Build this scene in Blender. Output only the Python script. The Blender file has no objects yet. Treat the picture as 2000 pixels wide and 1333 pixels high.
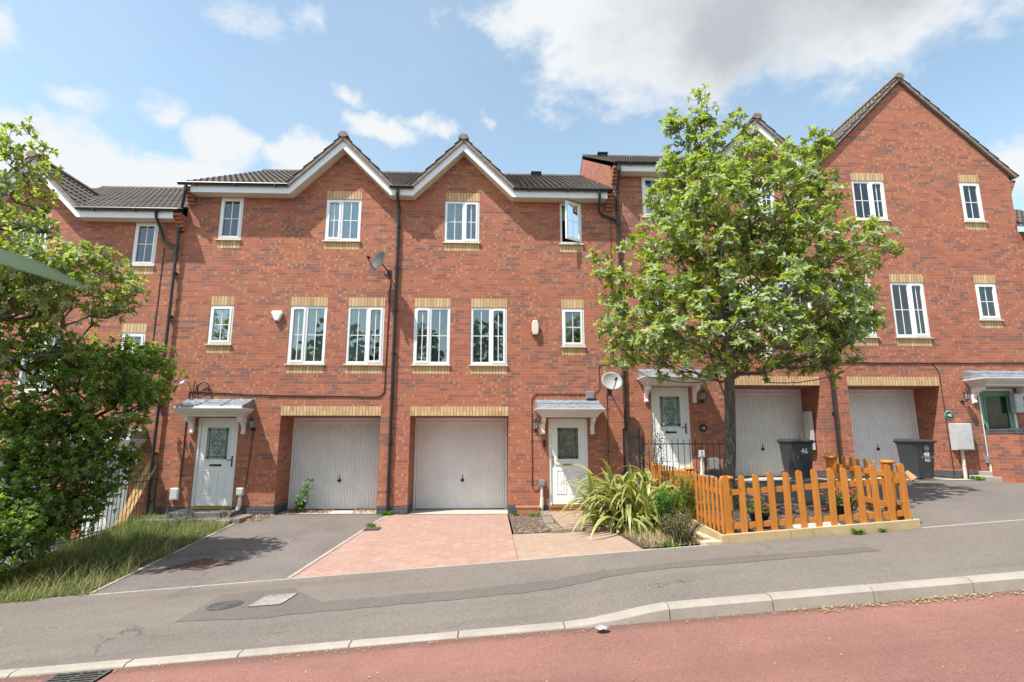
import bpy, math, random
import numpy as np
from mathutils import Vector, Matrix
random.seed(7); RN = np.random.RandomState(11)
S = bpy.context.scene; COL = S.collection; R = math.radians

# ---------------------------------------------------------------- camera, sky, sun, exposure
CAM = (0.0, -13.0, 1.6)
YAW = R(2.1); PITCH = math.atan(1080/5900.)
cd = bpy.data.cameras.new('camera'); cam = bpy.data.objects.new('camera', cd); COL.objects.link(cam)
cd.sensor_width = 36.0; cd.lens = 1080/2000*36; cd.clip_end = 900; cd.clip_start = .05; cd.dof.use_dof = True; cd.dof.focus_distance = 12; cd.dof.aperture_fstop = 2.8
cam.location = CAM; cam.rotation_euler = (math.pi/2+PITCH, 0, -YAW)
S.camera = cam
S.render.resolution_x = 1024; S.render.resolution_y = 682
SUNV = Vector((-.47, -.335, 1.0)).normalized()
EL = math.asin(SUNV.z); AZ = math.atan2(SUNV.x, SUNV.y)
sd = bpy.data.lights.new('sun', 'SUN'); sd.energy = 4.2; sd.angle = R(.6); sd.color = (1, .955, .88)
so = bpy.data.objects.new('sun', sd); COL.objects.link(so)
so.rotation_euler = (-SUNV).to_track_quat('-Z', 'Y').to_euler(); so.location = (-6, -8, 20)
S.view_settings.view_transform = 'Standard'; S.view_settings.look = 'None'
S.view_settings.exposure = .82; S.view_settings.gamma = 1
if hasattr(S, 'cycles'):
    S.cycles.max_bounces = 8; S.cycles.transparent_max_bounces = 10

# ---------------------------------------------------------------- node helpers
class NT:
    def __init__(s, nt): s.nt = nt; s.n = nt.nodes; s.l = nt.links
    def node(s, t, **k):
        n = s.n.new(t)
        for a, b in k.items(): setattr(n, a, b)
        return n
    def put(s, sock, v):
        if isinstance(v, bpy.types.NodeSocket): s.l.new(v, sock)
        elif v is not None: sock.default_value = v
    def m(s, op, a, b=None, c=None, clamp=False):
        n = s.node('ShaderNodeMath', operation=op); n.use_clamp = clamp
        s.put(n.inputs[0], a)
        if b is not None: s.put(n.inputs[1], b)
        if c is not None: s.put(n.inputs[2], c)
        return n.outputs[0]
    def v(s, op, a, b=None, out=0):
        n = s.node('ShaderNodeVectorMath', operation=op); s.put(n.inputs[0], a)
        if b is not None: s.put(n.inputs[1], b)
        return n.outputs[out]
    def mix(s, f, a, b, blend='MIX'):
        n = s.node('ShaderNodeMix', data_type='RGBA'); n.blend_type = blend
        s.put(n.inputs[0], f); s.put(n.inputs[6], a); s.put(n.inputs[7], b); return n.outputs[2]
    def ss(s, x, lo, hi):
        n = s.node('ShaderNodeMapRange', interpolation_type='SMOOTHSTEP')
        s.put(n.inputs[0], x); n.inputs[1].default_value = lo; n.inputs[2].default_value = hi; return n.outputs[0]
    def noise(s, vec, scale, detail=3, rough=.55, out=0):
        n = s.node('ShaderNodeTexNoise'); s.put(n.inputs['Vector'], vec)
        n.inputs['Scale'].default_value = scale; n.inputs['Detail'].default_value = detail; n.inputs['Roughness'].default_value = rough
        return n.outputs[out]
    def comb(s, x, y, z=0.0):
        n = s.node('ShaderNodeCombineXYZ'); s.put(n.inputs[0], x); s.put(n.inputs[1], y); s.put(n.inputs[2], z); return n.outputs[0]
    def sep(s, v):
        n = s.node('ShaderNodeSeparateXYZ'); s.put(n.inputs[0], v); return n.outputs
    def white(s, v, out=0):
        n = s.node('ShaderNodeTexWhiteNoise', noise_dimensions='2D'); s.put(n.inputs['Vector'], v); return n.outputs[out]
    def ramp(s, f, stops, interp='LINEAR'):
        n = s.node('ShaderNodeValToRGB'); n.color_ramp.interpolation = interp; e = n.color_ramp.elements
        while len(e) < len(stops): e.new(.5)
        for q, (p, c) in zip(e, stops): q.position = p; q.color = (*c, 1)
        s.put(n.inputs[0], f); return n.outputs[0]
def c4(c): return (*c, 1.0)
def new_mat(name):
    m = bpy.data.materials.new(name); m.use_nodes = True; t = NT(m.node_tree)
    b = t.n['Principled BSDF']; return m, t, b
def pos(t): return t.node('ShaderNodeNewGeometry').outputs['Position']
def bump(t, b, h, strength=.4, dist=.01):
    n = t.node('ShaderNodeBump'); n.inputs['Strength'].default_value = strength; n.inputs['Distance'].default_value = dist
    t.put(n.inputs['Height'], h); t.l.new(n.outputs[0], b.inputs['Normal'])
def plain(name, col, rough=.5, metal=0, var=.12, scale=6, spec=.5, dirt=None, bmp=0, bscale=80):
    m, t, b = new_mat(name); p = pos(t)
    n = t.noise(p, scale, 5, .6); f = t.ss(n, .3, .7)
    lo = tuple(x*(1-var) for x in col); hi = tuple(min(1, x*(1+var*.6)) for x in col)
    c = t.mix(f, c4(lo), c4(hi))
    if dirt:
        d = t.ss(t.noise(p, scale*2.3, 6, .7), .52, .75); c = t.mix(t.m('MULTIPLY', d, dirt[1]), c, c4(dirt[0]))
    t.put(b.inputs['Base Color'], c); b.inputs['Roughness'].default_value = rough; b.inputs['Metallic'].default_value = metal
    b.inputs['Specular IOR Level'].default_value = spec
    if bmp: bump(t, b, t.noise(p, bscale, 3), bmp, .004)
    return m

# ---------------------------------------------------------------- world: sky texture with clouds
def pix_dir(x, y):
    fw = Vector((math.sin(YAW)*math.cos(PITCH), math.cos(YAW)*math.cos(PITCH), math.sin(PITCH)))
    rt = Vector((math.cos(YAW), -math.sin(YAW), 0)); up = rt.cross(fw)
    return (fw + rt*((x-1000)/1080) - up*((y-666.5)/1080)).normalized()
def make_world():
    w = bpy.data.worlds.new("World"); S.world = w; w.use_nodes = True; t = NT(w.node_tree)
    bg = t.n['Background']
    sky = t.node('ShaderNodeTexSky', sky_type='NISHITA'); sky.sun_disc = False
    sky.sun_elevation = EL; sky.sun_rotation = AZ; sky.air_density = 1.0; sky.dust_density = .6; sky.ozone_density = 1.6
    d = t.node('ShaderNodeTexCoord').outputs['Generated']
    d = t.v('NORMALIZE', d)
    w1 = t.noise(d, 5, 5, .6, out=1); w2 = t.noise(d, 16, 4, .6, out=1)
    dw = t.v('ADD', d, t.v('MULTIPLY', t.v('SUBTRACT', w1, (.5, .5, .5)), (.11, .11, .11)))
    dw = t.v('ADD', dw, t.v('MULTIPLY', t.v('SUBTRACT', w2, (.5, .5, .5)), (.05, .05, .05)))
    def blob(px, py, rx, rz):
        c = pix_dir(px, py); q = t.v('MULTIPLY', t.v('SUBTRACT', dw, tuple(c)), (1/rx, 1/rx, 1/rz))
        return t.m('SUBTRACT', 1.0, t.v('LENGTH', q, out=1), clamp=True)
    # direction, spread across, spread up, weight : where the clouds of that day stand
    L = [(1400, -30, .46, .19, 1.35), (1720, -60, .36, .17, 1.3), (1120, -30, .26, .13, 1.2), (1340, 80, .24, .13, 1.25), (1090, 70, .1, .08, .9), (1650, 30, .18, .07, 1.0), (1360, 160, .09, .06, .8),
         (60, 290, .22, .085, 1.3), (230, 350, .19, .07, 1.35), (440, 290, .09, .085, 1.1), (610, 330, .10, .05, 1.1), (60, 350, .24, .08, 1.4), (400, 355, .1, .04, 1.0),
         (740, 257, .085, .03, .72), (130, 175, .075, .03, .55), (350, 210, .06, .055, .62), (475, 38, .08, .05, .55), (680, 190, .05, .025, .55),
         (825, 235, .05, .03, .6), (870, 262, .04, .025, .5), (957, 250, .03, .035, .58), (610, 35, .05, .05, .55), (1990, 340, .08, .06, 1.0), (1270, 215, .03, .025, .6), (0, 20, .05, .05, .8), (1010, 130, .05, .03, .5)]
    acc = None
    for px, py, rx, rz, k in L:
        b = t.m('MULTIPLY', blob(px, py, rx, rz), k)
        acc = b if acc is None else t.m('MAXIMUM', acc, b)
    # scattered cloud elsewhere in the sky (lights the scene and shows in the glass)
    sp = t.sep(d); back = t.ss(sp[1], .25, -.2)
    n0 = t.noise(d, 2.6, 6, .6)
    acc = t.m('MAXIMUM', acc, t.m('MULTIPLY', back, t.ss(n0, .45, .75)))
    n1 = t.noise(t.v('MULTIPLY', d, (1, 1, 1.6)), 9, 8, .62)
    dens = t.m('ADD', acc, t.m('MULTIPLY', t.m('SUBTRACT', n1, .5), 1.5))
    dens = t.ss(dens, .2, .74)
    haze = t.m('MULTIPLY', t.ss(t.noise(d, 2.2, 5, .6), .35, .8), .13)
    dens = t.m('MAXIMUM', dens, haze)
    dk = t.m('MAXIMUM', t.m('MAXIMUM', blob(1480, -40, .42, .22), t.m('MULTIPLY', blob(1420, 70, .2, .12), 1.1)), t.m('MULTIPLY', blob(1750, -50, .25, .13), 1.0))
    dk = t.ss(t.m('ADD', dk, t.m('MULTIPLY', t.m('SUBTRACT', n1, .5), .5)), .25, .95)
    cc = t.mix(dk, c4((3.95, 4.1, 4.2)), c4((2.35, 2.5, 2.7)))
    up = t.ss(sp[2], -.05, .9)
    skyc = t.mix(1.0, sky.outputs[0], c4(SKYGAIN), 'MULTIPLY')
    t.put(bg.inputs['Color'], t.mix(dens, skyc, cc)); bg.inputs['Strength'].default_value = .13
SKYGAIN = (1.58, 1.47, 1.17)
make_world()

# ---------------------------------------------------------------- mesh builder
class MB:
    def __init__(s): s.v = []; s.f = []; s.mi = []; s.sm = []
    def add(s, vs, fs, mi=0, sm=False):
        o = len(s.v); s.v += [tuple(p) for p in vs]
        for f in fs: s.f.append(tuple(o+i for i in f)); s.mi.append(mi); s.sm.append(sm)
    def quad(s, a, b, c, d, mi=0): s.add([a, b, c, d], [(0, 1, 2, 3)], mi)
    def box(s, x0, x1, y0, y1, z0, z1, mi=0, bev=0):
        if x0 > x1: x0, x1 = x1, x0
        if bev:
            e = bev; V = []
            for (dx, dy, dz) in ((e, e, 0), (0, 0, e)):
                pass
            # chamfer on vertical-front edges and top: loft of inset rings
            rings = [(z0, 0), (z1-e, 0), (z1, e)]
            vs = []; fs = []
            for z, q in rings: vs += [(x0+q, y0+q, z), (x1-q, y0+q, z), (x1-q, y1-q, z), (x0+q, y1-q, z)]
            for k in range(2):
                for j in range(4): fs.append((4*k+j, 4*k+(j+1) % 4, 4*k+4+(j+1) % 4, 4*k+4+j))
            fs += [(3, 2, 1, 0), (8, 9, 10, 11)]; s.add(vs, fs, mi); return s
        vs = [(x0, y0, z0), (x1, y0, z0), (x1, y1, z0), (x0, y1, z0), (x0, y0, z1), (x1, y0, z1), (x1, y1, z1), (x0, y1, z1)]
        s.add(vs, [(0, 3, 2, 1), (4, 5, 6, 7), (0, 1, 5, 4), (1, 2, 6, 5), (2, 3, 7, 6), (3, 0, 4, 7)], mi); return s
    def loft(s, rings, mi=0, caps=True, sm=False, closed=True):
        n = len(rings[0]); vs = [p for r in rings for p in r]; fs = []
        for k in range(len(rings)-1):
            for j in range(n if closed else n-1): fs.append((n*k+j, n*k+(j+1) % n, n*k+n+(j+1) % n, n*k+n+j))
        s.add(vs, fs, mi, sm)
        if caps: s.add(rings[0], [tuple(range(n))[::-1]], mi); s.add(rings[-1], [tuple(range(n))], mi)
        return s
    def prism(s, poly, axis, a, b, mi=0):
        """poly: 2D points in the plane of the two other axes (in xyz order)"""
        def P(p, q):
            if axis == 'y': return (p[0], q, p[1])
            if axis == 'x': return (q, p[0], p[1])
            return (p[0], p[1], q)
        return s.loft([[P(p, a) for p in poly], [P(p, b) for p in poly]], mi)
    def tube(s, path, r, n=8, mi=0, sm=True, caps=True):
        path = [Vector(p) for p in path]; rings = []
        rr = r if isinstance(r, (list, tuple)) else [r]*len(path)
        prev = None
        for i, p in enumerate(path):
            t = (path[min(i+1, len(path)-1)]-path[max(i-1, 0)]).normalized()
            ref = prev if prev is not None else (Vector((0, 0, 1)) if abs(t.z) < .9 else Vector((1, 0, 0)))
            a = (ref - t*ref.dot(t)).normalized(); prev = a; b = t.cross(a)
            rings.append([p + (a*math.cos(2*math.pi*k/n)+b*math.sin(2*math.pi*k/n))*rr[i] for k in range(n)])
        s.loft(rings, mi, caps, sm); return s
    def lathe(s, c, prof, n=16, mi=0, axis='z', sm=True):
        c = Vector(c); rings = []
        for r, h in prof:
            ring = []
            for k in range(n):
                a = 2*math.pi*k/n; x, y = r*math.cos(a), r*math.sin(a)
                ring.append(c+(Vector((x, y, h)) if axis == 'z' else (Vector((x, -h, y)) if axis == 'y' else Vector((h, x, y)))))
            rings.append(ring)
        return s.loft(rings, mi, True, sm)
    def build(s, name, mats, parent=None):
        if not isinstance(mats, (list, tuple)): mats = [mats]
        off = Vector((0, 0, 0)); q = parent
        while q is not None: off += q.location; q = q.parent
        me = bpy.data.meshes.new(name)
        me.from_pydata([(x-off.x, y-off.y, z-off.z) for x, y, z in s.v], [], s.f)
        for m in mats: me.materials.append(m)
        if len(mats) > 1: me.polygons.foreach_set('material_index', s.mi)
        me.polygons.foreach_set('use_smooth', s.sm); me.update()
        o = bpy.data.objects.new(name, me); COL.objects.link(o)
        if parent is not None: o.parent = parent
        return o
def fast_mesh(name, V, F, mats, parent=None, mi=None, smooth=False, off=(0, 0, 0)):
    """V (n,3) array, F (m,k) array of equal-size faces"""
    V = np.asarray(V, dtype=np.float32)-np.asarray(off, dtype=np.float32); F = np.asarray(F, dtype=np.int32); m, k = F.shape
    me = bpy.data.meshes.new(name); me.vertices.add(len(V)); me.vertices.foreach_set('co', V.ravel())
    me.loops.add(m*k); me.loops.foreach_set('vertex_index', F.ravel())
    me.polygons.add(m); me.polygons.foreach_set('loop_start', np.arange(0, m*k, k, dtype=np.int32))
    if mi is not None: me.polygons.foreach_set('material_index', np.asarray(mi, dtype=np.int32))
    if smooth: me.polygons.foreach_set('use_smooth', np.ones(m, dtype=bool))
    for q in (mats if isinstance(mats, (list, tuple)) else [mats]): me.materials.append(q)
    me.update(calc_edges=True); me.validate()
    o = bpy.data.objects.new(name, me); COL.objects.link(o)
    if parent is not None: o.parent = parent
    return o
def tag(o, label, cat, group=None, kind=None):
    if label: o['label'] = label
    if cat: o['category'] = cat
    if group: o['group'] = group
    if kind: o['kind'] = kind
    return o
def struct(o, label=None, cat=None):
    o['kind'] = 'structure'
    if label: o['label'] = label
    if cat: o['category'] = cat
    return o
def empty(name, loc, label, cat, group=None):
    o = bpy.data.objects.new(name, None); COL.objects.link(o); o.location = loc; o.empty_display_size = .2
    return tag(o, label, cat, group)
def text_mb(mb, txt, size, place, mi=0, depth=.002, bold=.0):
    """text as real thin lettering; place(u, v, w)->world point"""
    cu = bpy.data.curves.new('txt', 'FONT'); cu.body = txt; cu.size = size; cu.align_x = 'CENTER'; cu.extrude = depth; cu.offset = bold
    ob = bpy.data.objects.new('txt', cu); COL.objects.link(ob); bpy.context.view_layer.update()
    me = bpy.data.meshes.new_from_object(ob.evaluated_get(bpy.context.evaluated_depsgraph_get()))
    mb.add([place(*v.co) for v in me.vertices], [tuple(p.vertices) for p in me.polygons], mi)
    bpy.data.objects.remove(ob); bpy.data.curves.remove(cu); bpy.data.meshes.remove(me)

# ---------------------------------------------------------------- materials
def brick_mat(name, red=(.46, .160, .082), red2=(.34, .104, .064), dark=(.165, .090, .082), mort=(.42, .26, .19), flecks=True, blue=False):
    m, t, b = new_mat(name); p = pos(t); X, Y, Z = t.sep(p)
    u = t.m('ADD', X, Y)
    zr = t.m('DIVIDE', Z, .075); row = t.m('FLOOR', zr); zf = t.m('FRACT', zr)
    uu = t.m('ADD', t.m('DIVIDE', u, .225), t.m('MULTIPLY', t.m('FLOORED_MODULO', row, 2.0), .5))
    col = t.m('FLOOR', uu); uf = t.m('FRACT', uu)
    cell = t.comb(col, row); r1 = t.white(cell); r2 = t.white(t.v('ADD', cell, (37.3, 11.7, 0)))
    jit = t.m('MULTIPLY', t.m('SUBTRACT', t.noise(p, 60, 2), .5), .05)
    mz = t.m('LESS_THAN', t.m('ADD', zf, jit), .125); mu = t.m('LESS_THAN', t.m('ADD', uf, t.m('MULTIPLY', jit, .4)), .045)
    mor = t.m('MAXIMUM', mz, mu)
    if blue:
        base = t.mix(r1, c4((.035, .04, .055)), c4((.075, .08, .1)))
    else:
        patch = t.noise(t.comb(t.m('MULTIPLY', u, .55), t.m('MULTIPLY', Z, 1.5)), 1.0, 3)
        band = t.noise(t.comb(t.m('MULTIPLY', u, .12), t.m('MULTIPLY', Z, 2.2)), 1.0, 2)
        dk = t.m('ADD', r1, t.m('MULTIPLY', t.m('ADD', t.m('SUBTRACT', patch, .5), t.m('SUBTRACT', band, .5)), .95))
        base = t.mix(r2, c4(red), c4(red2))
        base = t.mix(t.m('MULTIPLY', t.ss(t.white(t.v('ADD', cell, (5.1, 93., 0))), .75, .95), .5), base, c4((.45, .15, .075)))
        base = t.mix(t.m('MULTIPLY', t.ss(dk, .60, .95), .74), base, c4(dark))
        base = t.mix(t.m('MULTIPLY', t.ss(t.noise(p, 28, 4, .7), .42, .68), .38), base, c4(dark))
        if flecks:
            ctr = t.m('ADD', .25, t.m('MULTIPLY', t.white(t.v('ADD', cell, (3.3, 8.8, 0))), .5))
            du = t.m('DIVIDE', t.m('SUBTRACT', uf, ctr), .155); dz = t.m('DIVIDE', t.m('SUBTRACT', zf, .58), .40)
            dd = t.m('ADD', t.m('MULTIPLY', du, du), t.m('MULTIPLY', dz, dz))
            zone = t.ss(t.noise(t.comb(t.m('MULTIPLY', u, .35), t.m('MULTIPLY', Z, .6)), 1.0, 2), .4, .62)
            on = t.m('GREATER_THAN', t.white(t.v('ADD', cell, (71., 2.2, 0))), t.m('SUBTRACT', .86, t.m('MULTIPLY', zone, .36)))
            fl = t.m('MULTIPLY', t.m('SUBTRACT', 1.0, t.ss(dd, .2, 1.2)), on)
            base = t.mix(t.m('MULTIPLY', fl, .52), base, c4((.64, .36, .17)))
    stk = t.ss(t.noise(t.comb(t.m('MULTIPLY', u, 5.0), t.m('MULTIPLY', Z, .35)), 1.0, 4, .6), .56, .74)
    base = t.mix(t.m('MULTIPLY', stk, .22), base, c4((.20, .10, .08)))
    wea = t.m('MULTIPLY', t.ss(t.noise(p, .9, 5, .65), .35, .75), .16)
    base = t.mix(wea, base, c4((.30, .16, .12) if not blue else (.15, .13, .12)))
    c = t.mix(t.m('MULTIPLY', mor, .52), base, c4(mort))
    t.put(b.inputs['Base Color'], c); b.inputs['Roughness'].default_value = .88 if not blue else .6
    h = t.m('ADD', t.m('MULTIPLY', t.m('SUBTRACT', 1.0, mor), 1.0), t.m('MULTIPLY', t.noise(p, 45, 3), .5)); bump(t, b, h, .5, .006)
    return m
def soldier_mat(name):
    m, t, b = new_mat(name); p = pos(t); X, Y, Z = t.sep(p); u = t.m('ADD', X, Y)
    q = t.m('DIVIDE', u, .075); col = t.m('FLOOR', q); f = t.m('FRACT', q)
    r = t.white(t.comb(col, t.m('FLOOR', t.m('MULTIPLY', Z, 1.3))))
    base = t.ramp(r, [(0, (.56, .38, .19)), (.3, (.66, .45, .23)), (.55, (.52, .32, .15)), (.8, (.68, .50, .29)), (1, (.46, .26, .13))])
    base = t.mix(t.m('MULTIPLY', t.ss(t.noise(p, 20, 5, .7), .4, .7), .3), base, c4((.40, .24, .13)))
    mor = t.m('LESS_THAN', f, .17)
    t.put(b.inputs['Base Color'], t.mix(t.m('MULTIPLY', mor, .9), base, c4((.20, .13, .085)))); b.inputs['Roughness'].default_value = .85
    bump(t, b, t.m('SUBTRACT', 1.0, mor), .4, .005); return m
def tarmac_mat(name, col, spk=.5, patch=.15, warm=None, crack=.6, scale=1.0):
    m, t, b = new_mat(name); p = pos(t)
    n1 = t.noise(p, 160*scale, 2, .7); n2 = t.noise(p, .8, 6, .65); n3 = t.noise(p, 6, 5, .7)
    c = t.mix(t.ss(n2, .3, .7), c4(tuple(x*(1-patch) for x in col)), c4(tuple(x*(1+patch) for x in col)))
    c = t.mix(t.m('MULTIPLY', t.ss(n3, .4, .7), .25), c, c4(tuple(x*.72 for x in col)))
    v = t.node('ShaderNodeTexVoronoi'); t.put(v.inputs['Vector'], p); v.inputs['Scale'].default_value = 130*scale
    st = t.white(t.v('MULTIPLY', v.outputs['Color'], (50, 50, 50)))
    c = t.mix(t.m('MULTIPLY', t.ss(st, .55, .95), spk), c, c4(warm or tuple(min(1, x*2.4) for x in col)))
    c = t.mix(t.m('MULTIPLY', t.m('LESS_THAN', st, .2), spk*.6), c, c4(tuple(x*.45 for x in col)))
    if 'red' in name or 'grey' in name:
        X, Y, Z = t.sep(p); tk = t.noise(t.comb(t.m('MULTIPLY', X, .16), t.m('MULTIPLY', Y, 1.5)), 1.0, 5, .6)
        c = t.mix(t.m('MULTIPLY', t.ss(tk, .48, .68), .3), c, c4(tuple(x*.62 for x in col)))
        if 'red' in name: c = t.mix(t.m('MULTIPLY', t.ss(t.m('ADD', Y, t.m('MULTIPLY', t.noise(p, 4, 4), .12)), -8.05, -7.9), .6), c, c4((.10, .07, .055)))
    # fine cracks
    v2 = t.node('ShaderNodeTexVoronoi', feature='DISTANCE_TO_EDGE'); t.put(v2.inputs['Vector'], t.v('ADD', p, t.v('MULTIPLY', t.noise(p, 2.5, 4, .6, out=1), (.5, .5, .5)))); v2.inputs['Scale'].default_value = .55
    ck = t.m('MULTIPLY', t.m('LESS_THAN', v2.outputs[0], .004), t.ss(t.noise(p, .7, 2), .5, .62))
    c = t.mix(t.m('MULTIPLY', ck, crack), c, c4(tuple(x*.35 for x in col)))
    t.put(b.inputs['Base Color'], c); b.inputs['Roughness'].default_value = .93; b.inputs['Specular IOR Level'].default_value = .25
    bump(t, b, t.m('ADD', n1, t.m('MULTIPLY', v.outputs['Distance'], .8)), .55, .006); return m
def paver_mat(name, cols, ang=45, gap=(.20, .12, .09)):
    m, t, b = new_mat(name); p = pos(t); a = R(ang); X, Y, Z = t.sep(p)
    u = t.m('ADD', t.m('MULTIPLY', X, math.cos(a)), t.m('MULTIPLY', Y, math.sin(a))); w = t.m('SUBTRACT', t.m('MULTIPLY', Y, math.cos(a)), t.m('MULTIPLY', X, math.sin(a)))
    # herringbone of 200 x 100 blocks
    s = .1; i = t.m('FLOOR', t.m('DIVIDE', u, s)); j = t.m('FLOOR', t.m('DIVIDE', w, s)); fu = t.m('FRACT', t.m('DIVIDE', u, s)); fw = t.m('FRACT', t.m('DIVIDE', w, s))
    k = t.m('FLOORED_MODULO', t.m('SUBTRACT', i, j), 4.0)
    k0 = t.m('COMPARE', k, 0.0, .1); k1 = t.m('COMPARE', k, 1.0, .1); k2 = t.m('COMPARE', k, 2.0, .1); k3 = t.m('COMPARE', k, 3.0, .1)
    ia = t.m('SUBTRACT', i, k1); ja = t.m('SUBTRACT', j, k2)
    r = t.white(t.comb(ia, ja))
    g = .06
    eL = t.m('MULTIPLY', t.m('LESS_THAN', fu, g), t.m('SUBTRACT', 1.0, k1)); eR = t.m('MULTIPLY', t.m('GREATER_THAN', fu, 1-g), t.m('SUBTRACT', 1.0, k0))
    eB = t.m('MULTIPLY', t.m('LESS_THAN', fw, g), t.m('SUBTRACT', 1.0, k2)); eT = t.m('MULTIPLY', t.m('GREATER_THAN', fw, 1-g), t.m('SUBTRACT', 1.0, k3))
    e = t.m('MAXIMUM', t.m('MAXIMUM', eL, eR), t.m('MAXIMUM', eB, eT))
    c = t.ramp(r, [(i_/(len(cols)-1), q) for i_, q in enumerate(cols)])
    c = t.mix(t.m('MULTIPLY', t.ss(t.noise(p, 1.3, 5, .65), .35, .7), .45), c, c4(tuple(x*.8 for x in cols[0])))
    c = t.mix(t.m('MULTIPLY', t.ss(t.noise(p, 120, 2), .5, .8), .3), c, c4(tuple(min(1, x*1.5) for x in cols[0])))
    c = t.mix(t.m('MULTIPLY', e, .55), c, c4(gap))
    t.put(b.inputs['Base Color'], c); b.inputs['Roughness'].default_value = .9; b.inputs['Specular IOR Level'].default_value = .3
    bump(t, b, t.m('SUBTRACT', 1.0, e), .5, .004); return m
def tile_mat():
    m, t, b = new_mat('roof_tiles'); p = pos(t)
    r = t.noise(p, 2.2, 3); r2 = t.noise(p, 22, 5, .7)
    c = t.mix(t.ss(r, .3, .7), c4((.085, .066, .06)), c4((.135, .108, .095)))
    c = t.mix(t.m('MULTIPLY', t.ss(r2, .48, .7), .6), c, c4((.055, .045, .04)))
    c = t.mix(t.m('MULTIPLY', t.ss(t.noise(p, 14, 6, .75), .62, .74), .55), c, c4((.26, .25, .17)))
    t.put(b.inputs['Base Color'], c); b.inputs['Roughness'].default_value = .85; bump(t, b, r2, .4, .005); return m
def glass_mat(name='window_glass', ior=2.0, tint=(.88, .94, .92)):
    m = bpy.data.materials.new(name); m.use_nodes = True; t = NT(m.node_tree); t.n.clear()
    o = t.node('ShaderNodeOutputMaterial'); tr = t.node('ShaderNodeBsdfTransparent'); tr.inputs[0].default_value = c4(tint)
    g = t.node('ShaderNodeBsdfGlossy'); g.inputs['Roughness'].default_value = .01; g.inputs[0].default_value = (.95, .98, 1, 1)
    f = t.node('ShaderNodeFresnel'); f.inputs[0].default_value = ior
    bp = t.node('ShaderNodeBump'); bp.inputs['Strength'].default_value = .03; bp.inputs['Distance'].default_value = .02
    t.put(bp.inputs['Height'], t.noise(pos(t), 2.2, 1)); t.l.new(bp.outputs[0], g.inputs['Normal'])
    mx = t.node('ShaderNodeMixShader'); t.l.new(f.outputs[0], mx.inputs[0]); t.l.new(tr.outputs[0], mx.inputs[1]); t.l.new(g.outputs[0], mx.inputs[2])
    t.l.new(mx.outputs[0], o.inputs[0]); return m
def leaf_mat(name, cols, under=None, trans=.35, rough=.45):
    m = bpy.data.materials.new(name); m.use_nodes = True; t = NT(m.node_tree); b = t.n['Principled BSDF']; out = t.n['Material Output']
    geo = t.node('ShaderNodeNewGeometry'); r = geo.outputs['Random Per Island']
    c = t.ramp(r, [(i/(len(cols)-1), q) for i, q in enumerate(cols)])
    big = t.noise(geo.outputs['Position'], 1.6, 2)
    c = t.mix(t.m('MULTIPLY', t.ss(big, .4, .65), .35), c, c4(tuple(x*1.25 for x in cols[-1])))
    ct = c
    if under: c = t.mix(geo.outputs['Backfacing'], c, c4(under))
    t.put(b.inputs['Base Color'], c); b.inputs['Roughness'].default_value = rough; b.inputs['Specular IOR Level'].default_value = .4
    tl = t.node('ShaderNodeBsdfTranslucent'); t.put(tl.inputs[0], t.mix(1.0, ct, c4((1.5, 1.6, .6)), 'MULTIPLY'))
    mx = t.node('ShaderNodeMixShader'); mx.inputs[0].default_value = trans
    t.l.new(b.outputs[0], mx.inputs[1]); t.l.new(tl.outputs[0], mx.inputs[2]); t.l.new(mx.outputs[0], out.inputs[0]); return m
def bark_mat(name, a, c_):
    m, t, b = new_mat(name); p = pos(t); q = t.v('MULTIPLY', p, (1, 1, .25)); n = t.noise(q, 30, 6, .7)
    c = t.mix(t.ss(n, .35, .65), c4(a), c4(c_)); c = t.mix(t.m('MULTIPLY', t.ss(t.noise(p, 5, 4), .5, .7), .4), c, c4((.16, .17, .12)))
    t.put(b.inputs['Base Color'], c); b.inputs['Roughness'].default_value = .9; bump(t, b, n, .7, .01); return m
def wood_mat(name, a, c_, axis=2, rough=.6):
    m, t, b = new_mat(name); p = pos(t); sc = [9, 9, 9]; sc[axis] = .7
    n = t.noise(t.v('MULTIPLY', p, tuple(sc)), 3.2, 5, .6); c = t.mix(t.ss(n, .3, .7), c4(a), c4(c_))
    k = t.ss(t.noise(p, 9, 2), .7, .78); c = t.mix(t.m('MULTIPLY', k, .5), c, c4(tuple(x*.5 for x in a)))
    oi = t.node('ShaderNodeObjectInfo').outputs['Random']
    c = t.mix(t.m('MULTIPLY', oi, .3), c, c4(tuple(x*.72 for x in a)))
    t.put(b.inputs['Base Color'], c); b.inputs['Roughness'].default_value = rough; bump(t, b, n, .3, .003); return m
def concrete_mat(name, col, dark=.55):
    m, t, b = new_mat(name); p = pos(t)
    c = t.mix(t.ss(t.noise(p, 3, 6, .7), .3, .7), c4(tuple(x*.82 for x in col)), c4(col))
    c = t.mix(t.m('MULTIPLY', t.ss(t.noise(p, 9, 6, .75), .52, .72), dark), c, c4(tuple(x*.45 for x in col)))
    c = t.mix(t.m('MULTIPLY', t.ss(t.noise(p, 150, 2), .55, .75), .3), c, c4(tuple(x*.6 for x in col)))
    t.put(b.inputs['Base Color'], c); b.inputs['Roughness'].default_value = .9; bump(t, b, t.noise(p, 90, 3), .4, .004); return m
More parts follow.
